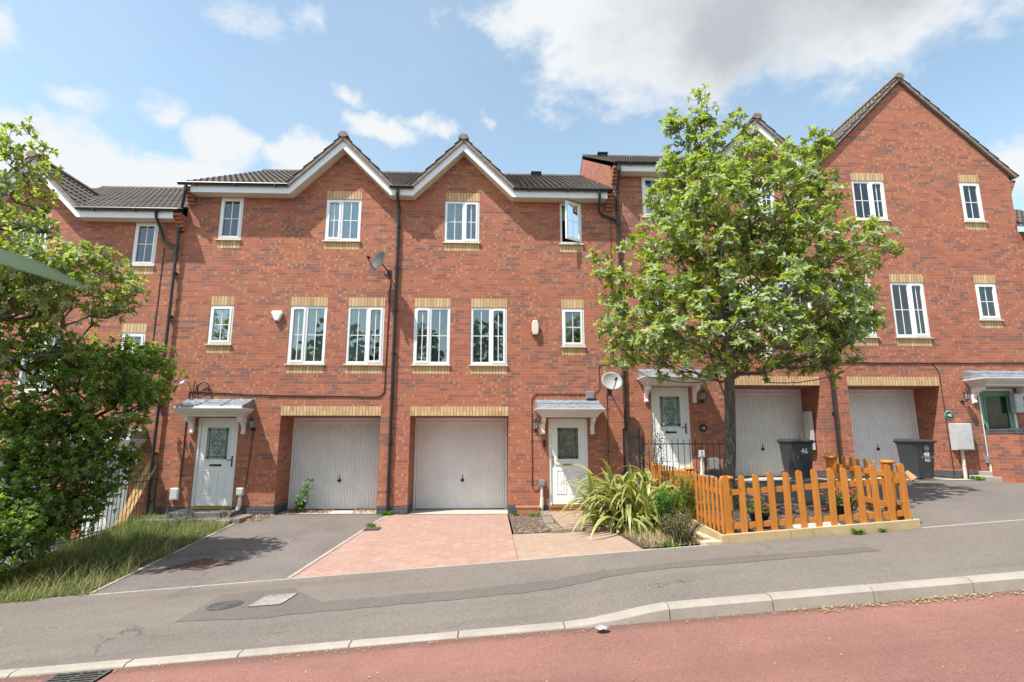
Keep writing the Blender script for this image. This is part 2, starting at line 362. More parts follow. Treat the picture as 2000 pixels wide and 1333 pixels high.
def pebble_mat(name, cols, scale=45):
    m, t, b = new_mat(name); p = pos(t)
    v = t.node('ShaderNodeTexVoronoi'); t.put(v.inputs['Vector'], p); v.inputs['Scale'].default_value = scale
    r = t.white(t.v('MULTIPLY', v.outputs['Color'], (40, 40, 40)))
    c = t.ramp(r, [(i/(len(cols)-1), q) for i, q in enumerate(cols)])
    t.put(b.inputs['Base Color'], t.mix(t.ss(v.outputs['Distance'], .35, .6), c, c4(tuple(x*.4 for x in cols[0])))); b.inputs['Roughness'].default_value = .9
    bump(t, b, t.m('SUBTRACT', 1.0, v.outputs['Distance']), .8, .02); return m

M = dict(
 brick=brick_mat('red_brick'), blue=brick_mat('blue_brick', blue=True, mort=(.22, .21, .2)), soldier=soldier_mat('buff_soldier_brick'),
 side=brick_mat('red_brick_plain', flecks=False),
 tiles=tile_mat(), verge=plain('verge_mortar', (.24, .19, .16), .9, var=.3, dirt=((.09, .08, .06), .6), scale=9),
 pvc=plain('white_pvc', (.82, .83, .84), .28, var=.03), fascia=plain('white_fascia', (.80, .82, .86), .4, var=.04, dirt=((.45, .45, .42), .25)),
 soffit=plain('cream_soffit', (.66, .62, .50), .5, var=.08, dirt=((.3, .28, .2), .4)), sill=plain('stone_sill', (.66, .56, .42), .7, var=.1),
 door=plain('white_door', (.80, .82, .84), .3, var=.03), green=plain('green_door', (.12, .30, .19), .4, var=.1),
 garage=plain('garage_paint', (.80, .80, .81), .35, var=.06, dirt=((.5, .5, .5), .2), scale=2.2),
 canopy=plain('canopy_white', (.68, .665, .63), .45, var=.06, dirt=((.38, .34, .3), .35), scale=4),
 lead=plain('lead', (.24, .27, .31), .5, metal=.2, var=.35, scale=9, dirt=((.5, .54, .58), .5)),
 black=plain('black_plastic', (.018, .02, .022), .35, var=.2), iron=plain('black_iron', (.02, .02, .023), .45, var=.2),
 gutter=plain('black_gutter', (.022, .026, .028), .35, var=.3, dirt=((.08, .09, .08), .3)),
 glass=glass_mat(), dark=plain('dark_room', (.02, .02, .02), .9), frost=plain('frosted_glass', (.26, .36, .36), .25, var=.25, scale=8, spec=.8),
 dkglass=plain('dark_glass', (.012, .03, .03), .08, var=.6, scale=5, spec=.3), frost2=plain('textured_glass', (.085, .12, .105), .12, var=.6, scale=7, spec=1.0),
 net=plain('net_curtain', (.74, .79, .77), .8, var=.1, scale=3), blind=plain('blind_fabric', (.56, .64, .62), .8, var=.12, scale=2),
 sage=plain('sage_reflection_cloth', (.34, .43, .37), .8, var=.3, scale=3), brass=plain('brass', (.55, .38, .12), .3, metal=.9), chrome=plain('dull_steel', (.3, .3, .3), .35, metal=.8),  # sage: green of the tree reflections is put into the cloth colour
 grey=plain('grey_plastic', (.25, .26, .27), .5), lgrey=plain('light_grey_plastic', (.55, .56, .57), .45, dirt=((.35, .33, .3), .4)),
 pipe=plain('cream_pipe', (.62, .60, .52), .4, dirt=((.35, .3, .22), .4)), cable=plain('black_cable', (.03, .027, .025), .6), red=plain('red_plastic', (.4, .03, .03), .4),
 white=plain('white_plastic', (.78, .78, .74), .35, var=.04), cream=plain('cream_plastic', (.70, .68, .55), .4, var=.05),
 dishg=plain('dish_grey', (.045, .048, .052), .65, var=.1), dishw=plain('dish_pale', (.38, .38, .37), .45, var=.12, dirt=((.35, .33, .3), .4)),
 bin=plain('bin_plastic', (.045, .05, .055), .42, var=.15, dirt=((.12, .12, .11), .3)), print_=plain('white_print', (.75, .78, .78), .6, var=.15, scale=40),
 fence=wood_mat('orange_stained_wood', (.45, .158, .019), (.56, .218, .033)), fenceh=wood_mat('orange_stained_rail', (.43, .16, .024), (.54, .225, .042), 0),
 sleeper=wood_mat('weathered_timber', (.17, .14, .11), (.26, .22, .18), 1, .9),
 stake=wood_mat('bare_timber', (.42, .24, .10), (.55, .34, .16), 2, .8),
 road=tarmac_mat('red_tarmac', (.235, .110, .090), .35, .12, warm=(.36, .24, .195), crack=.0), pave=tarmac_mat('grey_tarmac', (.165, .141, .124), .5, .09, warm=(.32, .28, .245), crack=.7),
 patch=tarmac_mat('patch_tarmac', (.132, .113, .100), .4, .08, warm=(.24, .22, .2), crack=.2), drive=tarmac_mat('drive_tarmac', (.150, .130, .118), .45, .18, warm=(.3, .26, .24), crack=.5),
 paver=paver_mat('pink_block_paving', [(.37, .235, .185), (.33, .20, .155), (.40, .265, .215), (.31, .225, .19)], gap=(.20, .125, .095)),
 paver2=paver_mat('tan_block_paving', [(.36, .265, .20), (.33, .225, .165), (.39, .29, .225), (.31, .23, .185)], gap=(.20, .145, .11)),
 kerb=concrete_mat('kerb_concrete', (.35, .31, .265), .35), edging=concrete_mat('edging_concrete', (.38, .34, .30), .4), slab=concrete_mat('cream_slab', (.60, .49, .33), .25),
 board=concrete_mat('gravel_board_concrete', (.50, .375, .21), .6), conc=concrete_mat('threshold_concrete', (.50, .45, .38), .4), dkslab=concrete_mat('dark_step_slab', (.16, .15, .14), .4),
 soil=pebble_mat('soil', [(.07, .052, .04), (.12, .09, .07), (.19, .145, .115), (.09, .068, .052)], 30), bark=bark_mat('bark_grey', (.05, .042, .035), (.15, .13, .11)), bark2=bark_mat('bark_dark', (.03, .025, .02), (.09, .07, .055)),
 debris=pebble_mat('stony_soil', [(.12, .085, .065), (.24, .17, .13), (.33, .26, .21), (.16, .11, .085)], 34),
 terrain=plain('earth', (.09, .08, .05), .95, var=.3), whitestone=pebble_mat('white_gravel', [(.75, .76, .78), (.6, .6, .6), (.85, .86, .88)], 40),
 leafA=leaf_mat('whitebeam_leaf', [(.14, .20, .032), (.21, .28, .045), (.29, .35, .065), (.38, .42, .12)], under=(.36, .43, .28), trans=.45),
 leafB=leaf_mat('shrub_leaf', [(.08, .155, .026), (.13, .22, .035), (.2, .30, .05), (.31, .40, .085)], under=(.17, .27, .08), trans=.5),
 leafC=leaf_mat('green_leaf', [(.06, .15, .025), (.09, .2, .035), (.14, .26, .055)], trans=.3),
 leafD=leaf_mat('brownish_leaf', [(.12, .13, .04), (.2, .17, .08), (.25, .2, .12), (.12, .16, .05)], trans=.25),
 nearleaf=leaf_mat('near_leaf', [(.022, .055, .02), (.03, .07, .026)], trans=.12, rough=.75),
 leafT=leaf_mat('distant_leaf', [(.04, .075, .025), (.06, .10, .035), (.09, .13, .05)], trans=.3),
 petal=leaf_mat('pink_petal', [(.55, .02, .12), (.6, .04, .18), (.4, .01, .05)], trans=.2), redpetal=leaf_mat('red_petal', [(.5, .01, .01), (.4, .01, .03)], trans=.2),
 grass=leaf_mat('grass_blade', [(.06, .11, .024), (.10, .155, .035), (.15, .20, .05), (.23, .24, .09)], trans=.3, rough=.6),
 straw=leaf_mat('dry_grass', [(.42, .33, .18), (.5, .42, .25), (.35, .3, .15)], trans=.3, rough=.7),
 strap=leaf_mat('strap_leaf', [(.14, .20, .05), (.19, .25, .07), (.27, .29, .10)], trans=.22, rough=.4), strapm=leaf_mat('strap_margin', [(.50, .44, .17), (.46, .43, .20), (.55, .42, .13)], trans=.22, rough=.45),
 dead=leaf_mat('dead_leaf', [(.28, .15, .08), (.38, .24, .14), (.5, .38, .28), (.2, .1, .06)], trans=.1, rough=.8),
 rust=plain('rusty_cover', (.21, .105, .075), .85, var=.35, scale=14), covg=plain('grey_cover', (.34, .32, .30), .7, var=.25, scale=18), iron2=plain('cast_iron', (.085, .08, .078), .6, var=.3, scale=30),
 terra=plain('terracotta', (.55, .25, .13), .8, var=.12), foil=plain('crushed_foil', (.45, .46, .48), .45, metal=.4, var=.3, scale=30), blue_s=plain('blue_sticker', (.02, .14, .5), .4),
)

# ---------------------------------------------------------------- ground levels
HL, HR = -7.45, 3.0                 # where the terrace steps in level
ZA, ZC = -.68, .74
def Hh(x): return ZA if x < HL else (0 if x < HR else ZC)
def kup(x): t = min(1, max(0, (x-.65)/1.0)); return .095*(t*t*(3-2*t))
def G(x, y, h=None):
    xx = max(-45, min(45, x)); b = .069*xx
    if y < -7.86: return b-.02
    if y < -5.1: t = (y+7.86)/2.76; return b+kup(x)*(1-t)
    t = min(1, (y+5.1)/4.6); return b*(1-t)+(Hh(x) if h is None else h)*t
def sheet(name, mat, xl, xr, ys, dz=0.0, nx=12, h=None, parent=None, thick=0):
    """ground patch between x limits (functions of y) along the list ys"""
    V = []; F = []; n = nx+1
    for y in ys:
        a = xl(y) if callable(xl) else xl; b = xr(y) if callable(xr) else xr
        for i in range(n):
            x = a+(b-a)*i/nx; V.append((x, y, G(x, y, h)+dz))
    for j in range(len(ys)-1):
        for i in range(nx): F.append((j*n+i, j*n+i+1, j*n+n+i+1, j*n+n+i))
    mb = MB(); mb.add(V, F); 
    if thick:
        for row in (0, len(ys)-1):
            for i in range(nx):
                a = V[row*n+i]; b = V[row*n+i+1]; mb.quad(a, b, (b[0], b[1], b[2]-thick), (a[0], a[1], a[2]-thick))
        for c in (0, nx):
            for j in range(len(ys)-1):
                a = V[j*n+c]; b = V[j*n+n+c]; mb.quad(a, b, (b[0], b[1], b[2]-thick), (a[0], a[1], a[2]-thick))
    return mb.build(name, mat, parent)
def lin(a, b, n): return [a+(b-a)*i/n for i in range(n+1)]

def ground():
    xs = [-400, -120, -60]+lin(-45, 45, 60)+[60, 120, 400]; ys = [-400, -120, -50, -25, -16, -12]+lin(-8.5, 0, 17)+[4, 9, 14, 30, 80, 400]
    V = []; F = []
    for y in ys:
        for x in xs: V.append((x, y, min(G(x, y, ZA), G(x, y, 0 if abs(x) < 45 else 0), G(x, y))-(.16 if -14 < y < 12 else .12)))
    n = len(xs)
    for j in range(len(ys)-1):
        for i in range(n-1): F.append((j*n+i, j*n+i+1, j*n+n+i+1, j*n+n+i))
    mb = MB(); mb.add(V, F); struct(mb.build('ground', M['terrain']), 'bare earth under the street and gardens', 'ground')
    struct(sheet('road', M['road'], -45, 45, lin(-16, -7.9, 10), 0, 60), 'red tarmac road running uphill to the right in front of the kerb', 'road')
    struct(sheet('pavement', M['pave'], -45, 45, lin(-7.79, -5.16, 12), .0, 540), 'grey tarmac pavement between the kerb and the driveways', 'pavement')
    # darker reinstated trench in the pavement
    up = [(-3.33, -5.72), (-2.46, -5.62), (-1.88, -6.42), (-.22, -6.42), (1.45, -6.2), (2.68, -6.06), (4.59, -6.13)]
    lo = [(-3.2, -6.76), (-2.38, -6.87), (-1.75, -6.83), (.3, -6.76), (1.88, -6.42), (3.2, -6.42), (4.55, -6.4)]
    mb = MB(); V = []; 
    def interp(P, x):
        for (a, b), (c, d) in zip(P, P[1:]):
            if a <= x <= c: return b+(d-b)*(x-a)/(c-a)
        return P[0][1] if x < P[0][0] else P[-1][1]
    xs = lin(-3.25, 4.55, 78); V = []; F = []
    for i, x in enumerate(xs):
        w = .012*math.sin(i*1.7)+.01*math.sin(i*.6)
        for k in range(4):
            y = interp(lo, x)+w+(interp(up, x)-interp(lo, x))*k/3; V.append((x, y, G(x, y)+.0035))
    for i in range(len(xs)-1):
        for k in range(3): F.append((4*i+k, 4*i+4+k, 4*i+5+k, 4*i+k+1))
    mb.add(V, F); struct(mb.build('pavement_patch', M['patch']), 'darker tarmac trench patch along the pavement', 'pavement')
    # kerb: stones 915 mm long, one structure
    mb = MB(); L = .915; j0 = .64-16*L
    for k in range(34):
        a = j0+k*L+.005; b = j0+(k+1)*L-.005; dz = random.uniform(-.003, .003); dy = random.uniform(-.004, .004)
        secs = []
        for x in lin(a, b, 4):
            z = G(x, -7.85)+dz; zr = G(x, -8)-.03; e = .025 if kup(x) > .02 else .012
            secs.append([(x, -7.79, zr), (x, -7.79, z+.002), (x, -7.895+e+dy, z+.002), (x, -7.91+dy, z-e), (x, -7.925+dy, zr)])
        for s in secs: s.reverse()
        mb.loft(secs)
    struct(mb.build('kerb', M['kerb']), 'pale concrete kerb stones, dropped on the left and full height on the right', 'kerb')
    # gritty joint line in the channel
    ys = lin(-5.12, -.0, 16)
    struct(sheet('driveway', M['drive'], -5.24, lambda y: -2.7+(y+5.12)*.086, lin(-5.12, .9, 18), .0, 8, h=0), 'grey tarmac driveway in front of the left white garage door', 'driveway')
    struct(sheet('driveway', M['paver'], lambda y: -2.64+(y+5.12)*.078, lambda y: .37, lin(-5.12, -.04, 16), .004, 10, h=0), 'pink herringbone block paved driveway in front of the middle garage', 'driveway')
    struct(sheet('driveway', M['paver2'], lambda y: .375, lambda y: 2.28, lin(-5.12, -2.9, 8), .004, 8, h=0), 'tan block paving right of the pink driveway', 'driveway')
    struct(sheet('path', M['paver2'], lambda y: 1.28, lambda y: 2.1, lin(-2.9, -.02, 8), .06, 6, h=0, thick=.08), 'short block paved path up to the white front door', 'path')
    struct(sheet('threshold_strip', M['conc'], -1.87, .39, [-.03, .3, .6, .9], .012, 4, h=0), 'pale concrete threshold of the middle garage', 'threshold')
    struct(sheet('threshold_strip', M['conc'], -4.83, -2.59, [.1, .4, .9], .012, 4, h=0), 'pale concrete threshold of the left garage', 'threshold')
    struct(sheet('driveway', M['drive'], 6.0, 20, lin(-5.12, 1.0, 18), 0, 20, h=ZC), 'grey tarmac driveway of the two right hand garages', 'driveway')
    struct(sheet('driveway', M['drive'], 4.9, 6.0, lin(-3.3, 1.0, 10), 0, 6, h=ZC), 'grey tarmac behind the picket fence in front of the garage', 'driveway')
    struct(sheet('threshold_strip', M['conc'], 5.6, 11.1, [-.45, -.1, .9], .012, 8, h=ZC), 'pale concrete threshold under the wheelie bins', 'threshold')
    struct(sheet('path', M['dkslab'], 3.04, 4.9, lin(-3.0, 0, 6), .02, 6, h=ZC), 'paved path behind the black railing to the door', 'path')
    struct(sheet('soil_bed', M['soil'], 3.24, 5.965, lin(-5.02, -3.0, 6), .02, 8, h=ZC), 'dark soil bed inside the orange picket fence', 'soil')
    struct(sheet('soil_bed', M['debris'], .4, 1.12, lin(-2.9, -.02, 6), .012, 5, h=0), 'stony soil beside the front path', 'soil')
    struct(sheet('soil_bed', M['soil'], 2.1, 3.02, lin(-5.05, -.02, 8), .02, 5, h=0), 'brown soil strip under the strappy plant', 'soil')
    struct(sheet('driveway', M['drive'], -20, -7.52, lin(-5.12, 1.0, 12), 0, 20, h=ZA), 'tarmac in front of the far left garage', 'driveway')
    struct(sheet('lawn_base', M['soil'], -7.5, -5.24, lin(-5.14, 0, 10), .01, 6, h=0), 'earth under the rough grass', 'soil')
    # concrete edgings
    mb = MB()
    for a, b in ((-5.9, 3.0), (6.01, 20), (-20, -7.5)):
        for x0, x1 in zip(lin(a, b, int((b-a)/.9)), lin(a, b, int((b-a)/.9))[1:]):
            q = x1-.008; z0 = G(x0, -5.14); z1 = G(q, -5.14)
            mb.loft([[(x0, -5.165, z0-.08), (x0, -5.115, z0-.08), (x0, -5.115, z0+.008), (x0, -5.165, z0+.008)], [(q, -5.165, z1-.08), (q, -5.115, z1-.08), (q, -5.115, z1+.008), (q, -5.165, z1+.008)]])
    struct(mb.build('edging_strip', M['edging']), 'thin concrete edging between the pavement and the driveways', 'edging')
    mb = MB()
    P = [(-2.68+(y+5.12)*.08, y) for y in lin(-5.1, -.02, 6)]
    for (xa, ya), (xb, yb) in zip(P, P[1:]):
        za, zb = G(xa, ya, 0)+.012, G(xb, yb, 0)+.012; yb2 = yb-.008
        mb.loft([[(xa-.03, ya, za-.08), (xa+.03, ya, za-.08), (xa+.03, ya, za), (xa-.03, ya, za)], [(xb-.03, yb2, zb-.08), (xb+.03, yb2, zb-.08), (xb+.03, yb2, zb), (xb-.03, yb2, zb)]])
    for (xa, ya), (xb, yb) in zip([(-5.24, y) for y in lin(-5.1, -.7, 5)], [(-5.24, y) for y in lin(-5.1, -.7, 5)][1:]):
        za, zb = G(xa, ya, 0)+.012, G(xb, yb, 0)+.012; yb2 = yb-.008
        mb.loft([[(xa-.025, ya, za-.08), (xa+.025, ya, za-.08), (xa+.025, ya, za), (xa-.025, ya, za)], [(xb-.025, yb2, zb-.08), (xb+.025, yb2, zb-.08), (xb+.025, yb2, zb), (xb-.025, yb2, zb)]])
    struct(mb.build('edging_strip', M['edging']), 'concrete edging down both sides of the left tarmac driveway', 'edging')
    mb = MB()   # retaining faces between the levels of the plots
    for x in (HL-.03, HR+.01):
        for y0, y1 in zip(lin(-5.0, 0, 8), lin(-5.0, 0, 8)[1:]):
            a, b = (-.02, .04) if x > 0 else (-.04, .02)
            lo0 = min(G(x-.2, y0), G(x+.2, y0))-.2; hi0 = max(G(x-.2, y0), G(x+.2, y0)); lo1 = min(G(x-.2, y1), G(x+.2, y1))-.2; hi1 = max(G(x-.2, y1), G(x+.2, y1))
            mb.loft([[(x+a, y0, lo0), (x+b, y0, lo0), (x+b, y0, hi0), (x+a, y0, hi0)], [(x+a, y1, lo1), (x+b, y1, lo1), (x+b, y1, hi1), (x+a, y1, hi1)]])
    struct(mb.build('retaining_edge', M['edging']), 'low retaining edge between the stepped plots', 'edging')
ground()

# ---------------------------------------------------------------- houses
TP = R(30.3); ST, CT = math.sin(TP), math.cos(TP)
def tiled(mb, O, A, U, Nn, smax, tmin, tmax, ds=.0375, gauge=.33, wave=.15, amp=.026, lip=.022):
    O = Vector(O); A = Vector(A); U = Vector(U); Nn = Vector(Nn); n = int(smax/ds)+1
    for k in range(int(max(.01, tmax_all(tmax, smax))/gauge)+1):
        t0 = k*gauge; t1 = t0+gauge
        vs = []; fs = []; off = (k % 2)*0.0
        for i in range(n+1):
            s = min(i*ds, smax); a = tmin(s); b = tmax(s)
            u0 = min(max(t0, a), b); u1 = min(max(t1, a), b)
            ph = ((s+off)/wave) % 1.0; h = amp*(max(0, math.sin(math.pi*min(1, ph/.62)))**.8)
            g0 = O+A*s+U*u0; g1 = O+A*s+U*u1
            l0 = lip if u0 > a or a == 0 else lip
            vs += [g0+Nn*(h-.004), g0+Nn*(h+l0+.008), g1+Nn*(h+.002)]
        for i in range(n):
            s = min((i+.5)*ds, smax)
            a = tmin(s); b = tmax(s)
            if t1 <= a or t0 >= b: continue
            q = 3*i; fs.append((q+1, q+4, q+5, q+2)); fs.append((q, q+3, q+4, q+1))
        if fs: mb.add(vs, fs, 0, False)
def tmax_all(f, smax): return max(f(0), f(smax), f(smax/2))
def wall_grid(mb, X0, X1, Z0, Z1, ops, z_off, rec=.10):
    """front face at y=0 with openings; ops: (x0,x1,z0,z1,depth)"""
    xs = sorted({X0, X1, *[o[0] for o in ops], *[o[1] for o in ops]}); zs = sorted({Z0, Z1, *[o[2] for o in ops], *[o[3] for o in ops]})
    for a, b in zip(xs, xs[1:]):
        for c, d in zip(zs, zs[1:]):
            mx, mz = (a+b)/2, (c+d)/2
            if any(o[0] < mx < o[1] and o[2] < mz < o[3] for o in ops): continue
            mb.quad((a, 0, c), (b, 0, c), (b, 0, d), (a, 0, d))
    for x0, x1, z0, z1, dp in ops:
        mb.quad((x0, 0, z0), (x0, dp, z0), (x0, dp, z1), (x0, 0, z1)); mb.quad((x1, 0, z0), (x1, 0, z1), (x1, dp, z1), (x1, dp, z0))
        mb.quad((x0, 0, z1), (x0, dp, z1), (x1, dp, z1), (x1, 0, z1))
        if dp < .5: mb.quad((x0, 0, z0), (x1, 0, z0), (x1, dp, z0), (x0, dp, z0))

def rect_frame(mb, x0, x1, z0, z1, w, y0, y1, mi=0):
    mb.box(x0, x1, y0, y1, z0, z0+w, mi); mb.box(x0, x1, y0, y1, z1-w, z1, mi)
    mb.box(x0, x0+w, y0, y1, z0+w, z1-w, mi); mb.box(x1-w, x1, y0, y1, z0+w, z1-w, mi)

def window(root, x0, x1, z0, z1, lights, inside='net', split=.5, opened=None, opener=0, glass='glass'):
    """frame with its panes, sill and curtain as sub-parts"""
    Y0, Y1 = .012, .075; fr = MB(); rect_frame(fr, x0+.004, x1-.004, z0+.03, z1-.004, .048, Y0, Y1)
    ix0, ix1, iz0, iz1 = x0+.052, x1-.052, z0+.078, z1-.052
    cells = [(ix0, ix1)]
    if lights == 2:
        xm = ix0+(ix1-ix0)*split; fr.box(xm-.026, xm+.026, Y0, Y1, iz0, iz1); cells = [(ix0, xm-.026), (xm+.026, ix1)]
    panes = []
    for k, (a, b) in enumerate(cells):
        if opened is not None and k == opened: continue
        w = .044 if k == opener else .016; yy = Y0-.014 if k == opener else Y0+.012
        rect_frame(fr, a-.006 if k == opener else a, b+.006 if k == opener else b, iz0-(.006 if k == opener else 0), iz1+(.006 if k == opener else 0), w, yy, Y1-.012)
        if k == opener and lights == 2: fr.box((a+b)/2-.09, (a+b)/2+.09, yy-.008, yy, iz1-.02, iz1-.006)   # trickle vent
        pa, pb, pc, pd = a+w-.004, b-w+.004, iz0+w-.004, iz1-w+.004
        panes.append((pa, pb, pc, pd))
        xm = (pa+pb)/2; zm = pc+(pd-pc)*.5
        fr.box(xm-.009, xm+.009, .030, .036, pc, pd); fr.box(pa, pb, .0305, .0355, zm-.009, zm+.009)
    f = fr.build('window', M['pvc'], root)
    for pa, pb, pc, pd in panes:
        g = MB(); g.box(pa, pb, .038, .042, pc, pd); g.build('pane', M[glass], f)
    s = MB(); s.prism([(-.045, z0-.012), (.03, z0+.004), (.03, z0+.03), (-.045, z0+.016)], 'x', x0-.03, x1+.03); s.build('window_sill', M['sill'], f)
    if inside:
        c = MB(); n = max(10, int((x1-x0)/.02)); vs = []; fs = []; gap = None
        mat = inside[0] if isinstance(inside, tuple) else inside
        rng = random.Random(int(abs(x0)*977+abs(z0)*131))
        def strip(a, b, top, bot, folds, amp):
            k = max(6, int((b-a)/.012)); V = []; Fc = []
            for i in range(k+1):
                x = a+(b-a)*i/k; y = .115+amp*math.sin(folds*(x-a)*2*math.pi+.6*math.sin(x*31))
                V += [(x, y, bot), (x, y, top)]
            for i in range(k): Fc.append((2*i, 2*i+2, 2*i+3, 2*i+1))
            c.add(V, Fc, 0, True)
        kind = inside[1] if isinstance(inside, tuple) else 'full'
        if kind == 'full': strip(x0-.02, x1+.02, z1, z0, 9, .016)
        elif kind == 'slats':
            x = x0+.02
            while x < x1-.03:
                c.add([(x, .10, z0), (x+.078, .12, z0), (x+.078, .12, z1), (x, .10, z1)], [(0, 1, 2, 3)]); x += .085
        elif kind == 'sides':
            w_ = (x1-x0)*.3; strip(x0, x0+w_, z1, z0, 12, .02); strip(x1-w_, x1, z1, z0, 12, .02)
        elif kind == 'roller': strip(x0, x1, z1, z1-(z1-z0)*.42, 0, 0)
        elif kind == 'half': strip(x0, x0+(x1-x0)*.62, z1, z0, 10, .02)
        c.build('curtain', M[mat], f)
    bk = MB(); bk.quad((x0-.3, .6, z0-.3), (x1+.3, .6, z0-.3), (x1+.3, .6, z1+.3), (x0-.3, .6, z1+.3))
    return f

def front_door(root, x0, x1, z0, z1, hinge_left, col='door', pane='frost', framec='pvc', sticker=None):
    fr = MB(); Y0, Y1 = .02, .09; w = .055
    fr.box(x0, x0+w, Y0, Y1, z0, z1); fr.box(x1-w, x1, Y0, Y1, z0, z1); fr.box(x0+w, x1-w, Y0, Y1, z1-w, z1)
    a, b, c, d = x0+w+.004, x1-w-.004, z0+.05, z1-w-.004
    root_d = fr.build('front_door', M[framec], root)
    lf = MB(); ga, gb, gc, gd = a+.15, b-.15, z0+1.06, d-.15
    if col == 'green': ga, gb, gc, gd = a+.12, b-.12, z0+.95, d-.12
    # leaf around the glass
    lf.box(a, ga, .045, .085, c, d); lf.box(gb, b, .045, .085, c, d); lf.box(ga, gb, .045, .085, c, gc); lf.box(ga, gb, .045, .085, gd, d)
    rect_frame(lf, ga-.03, gb+.03, gc-.03, gd+.03, .032, .03, .05)
    if col != 'green':
        for (p, q) in ((a+.12, (a+b)/2-.05), ((a+b)/2+.05, b-.12)):
            z_a, z_b = z0+.28, z0+.82
            rect_frame(lf, p, q, z_a, z_b, .022, .036, .05); lf.box(p+.05, q-.05, .038, .05, z_a+.05, z_b-.05, 0, bev=.006)
    lf.build('door_leaf', M[col], root_d)
    g = MB(); g.box(ga, gb, .055, .065, gc, gd); g.build('pane', M[pane], root_d)
    # leading
    if pane != 'dkglass':
        ld = MB(); yy = .052; r = .0035 if pane == 'frost' else .002
        def ln(pts): ld.tube([(x, yy, z) for x, z in pts], r, 5)
        cx, cz = (ga+gb)/2, (gc+gd)/2; W, Hh_ = (gb-ga)/2, (gd-gc)/2
        for i in (.06,):
            for k in (ga+i, gb-i): ld.box(k-.007, k+.007, .05, .055, gc, gd)
            for k in (gc+i, gd-i): ld.box(ga, gb, .0505, .0548, k-.007, k+.007)
        for sx in (-1, 1):
            for sz in (-1, 1):
                ld.box(cx+sx*(W-.045)-.018, cx+sx*(W-.045)+.018, .0495, .0555, cz+sz*(Hh_-.045)-.018, cz+sz*(Hh_-.045)+.018)
                def spiral(ox, oz, R0, turns, ph, fx=1, fz=1, n=22):
                    pts = []
                    for i in range(n+1):
                        tt = i/n; rr = R0*(1-.78*tt); an = ph+turns*2*math.pi*tt; pts.append((cx+sx*(ox+fx*rr*math.cos(an)), cz+sz*(oz+fz*rr*math.sin(an))))
                    ln(pts)
                spiral(.07, .09, .05, 1.2, -1.6); spiral(.12, .03, .04, 1.1, 2.5); spiral(.05, .2, .042, 1.2, -1.5); spiral(.03, .045, .032, .9, 0)
                ln([(cx, cz+sz*.12), (cx+sx*.03, cz+sz*.17), (cx+sx*.02, cz+sz*.23), (cx, cz+sz*.25)])
                ln([(cx, cz+sz*.27), (cx+sx*.025, cz+sz*.30), (cx, cz+sz*.33)])
        ln([(cx-.03, cz), (cx, cz+.045), (cx+.03, cz), (cx, cz-.045), (cx-.03, cz)])
        ld.build('leading', M['black'], root_d)
    if sticker:
        s_ = MB(); s_.box(ga+.05, ga+.11, .046, .049, gc+.04, gc+.10, 0); s_.box(ga+.2, ga+.33, .046, .049, gc+.05, gc+.10, 1); s_.build('sticker', [M['white'], M['blue_s']], root_d)
    lb = MB(); lz = z0+.935; m_ = 'black' if pane == 'frost' else 'brass'
    if col != 'green':
        lb.box((a+b)/2-.13, (a+b)/2+.13, .034, .046, lz-.022, lz+.022, 0, bev=.004); lb.build('letterbox', M[m_], root_d)
        n_ = MB(); n_.lathe(((a+b)/2+(.26 if hinge_left else -.26), .045, z0+1.52), [(.012, 0), (.012, .006), (.006, .01)], 10, axis='y'); n_.build('spyhole', M['black'], root_d)
    hx = (b-.04) if hinge_left else (a+.04); sg = -1 if hinge_left else 1
    h = MB(); hz = z0+1.02
    h.box(hx-.014, hx+.014, .035, .047, hz-.12, hz+.12, 0, bev=.004); h.tube([(hx, .04, hz+.03), (hx, 0, hz+.03), (hx+sg*.1, -.004, hz+.03)], .009, 8)
    h.build('handle', M['black' if pane != 'frost2' else 'brass'], root_d)
    st = MB(); st.box(x0+.03, x1-.03, -.02, .09, z0-.01, z0+.04); st.build('door_sill', M['brass'], root_d)
    return root_d

def garage_door(root, x0, x1, z0, z1, Y=.9):
    fr = MB(); w = .055; fr.box(x0, x0+w, Y-.06, Y+.02, z0, z1); fr.box(x1-w, x1, Y-.06, Y+.02, z0, z1); fr.box(x0+w, x1-w, Y-.06, Y+.02, z1-w*1.5, z1)
    f = fr.build('garage_door', M['garage'], root)
    lf = MB(); a, b, c, d = x0+w+.008, x1-w-.008, z0+.02, z1-w*1.5-.008
    rect_frame(lf, a, b, c, d, .045, Y-.035, Y)
    n = int((b-a-.09)/.062); st = (b-a-.09)/n; prof = []
    for i in range(n):
        x = a+.045+i*st; prof += [(x, Y-.006), (x+.008, Y-.022), (x+st-.012, Y-.022), (x+st-.004, Y-.006)]
    lf.loft([[(x, y, c+.045) for x, y in prof], [(x, y, d-.045) for x, y in prof]], closed=False, caps=False)
    lf.build('door_leaf', M['garage'], f)
    h = MB(); hx = (a+b)/2+.05; hz = z0+.68; h.lathe((hx, Y-.022, hz), [(.04, 0), (.04, .012), (.018, .018), (.018, .04)], 12, axis='y'); h.box(hx-.05, hx+.012, Y-.075, Y-.06, hz-.012, hz+.012); h.box(hx-.006, hx+.006, Y-.03, Y-.02, hz+.04, hz+.13)
    h.build('handle', M['black'], f); s = MB(); s.box(x0, x1, Y-.04, Y+.02, z0-.02, z0+.012); s.build('rubber_seal', M['black'], f)
    return f

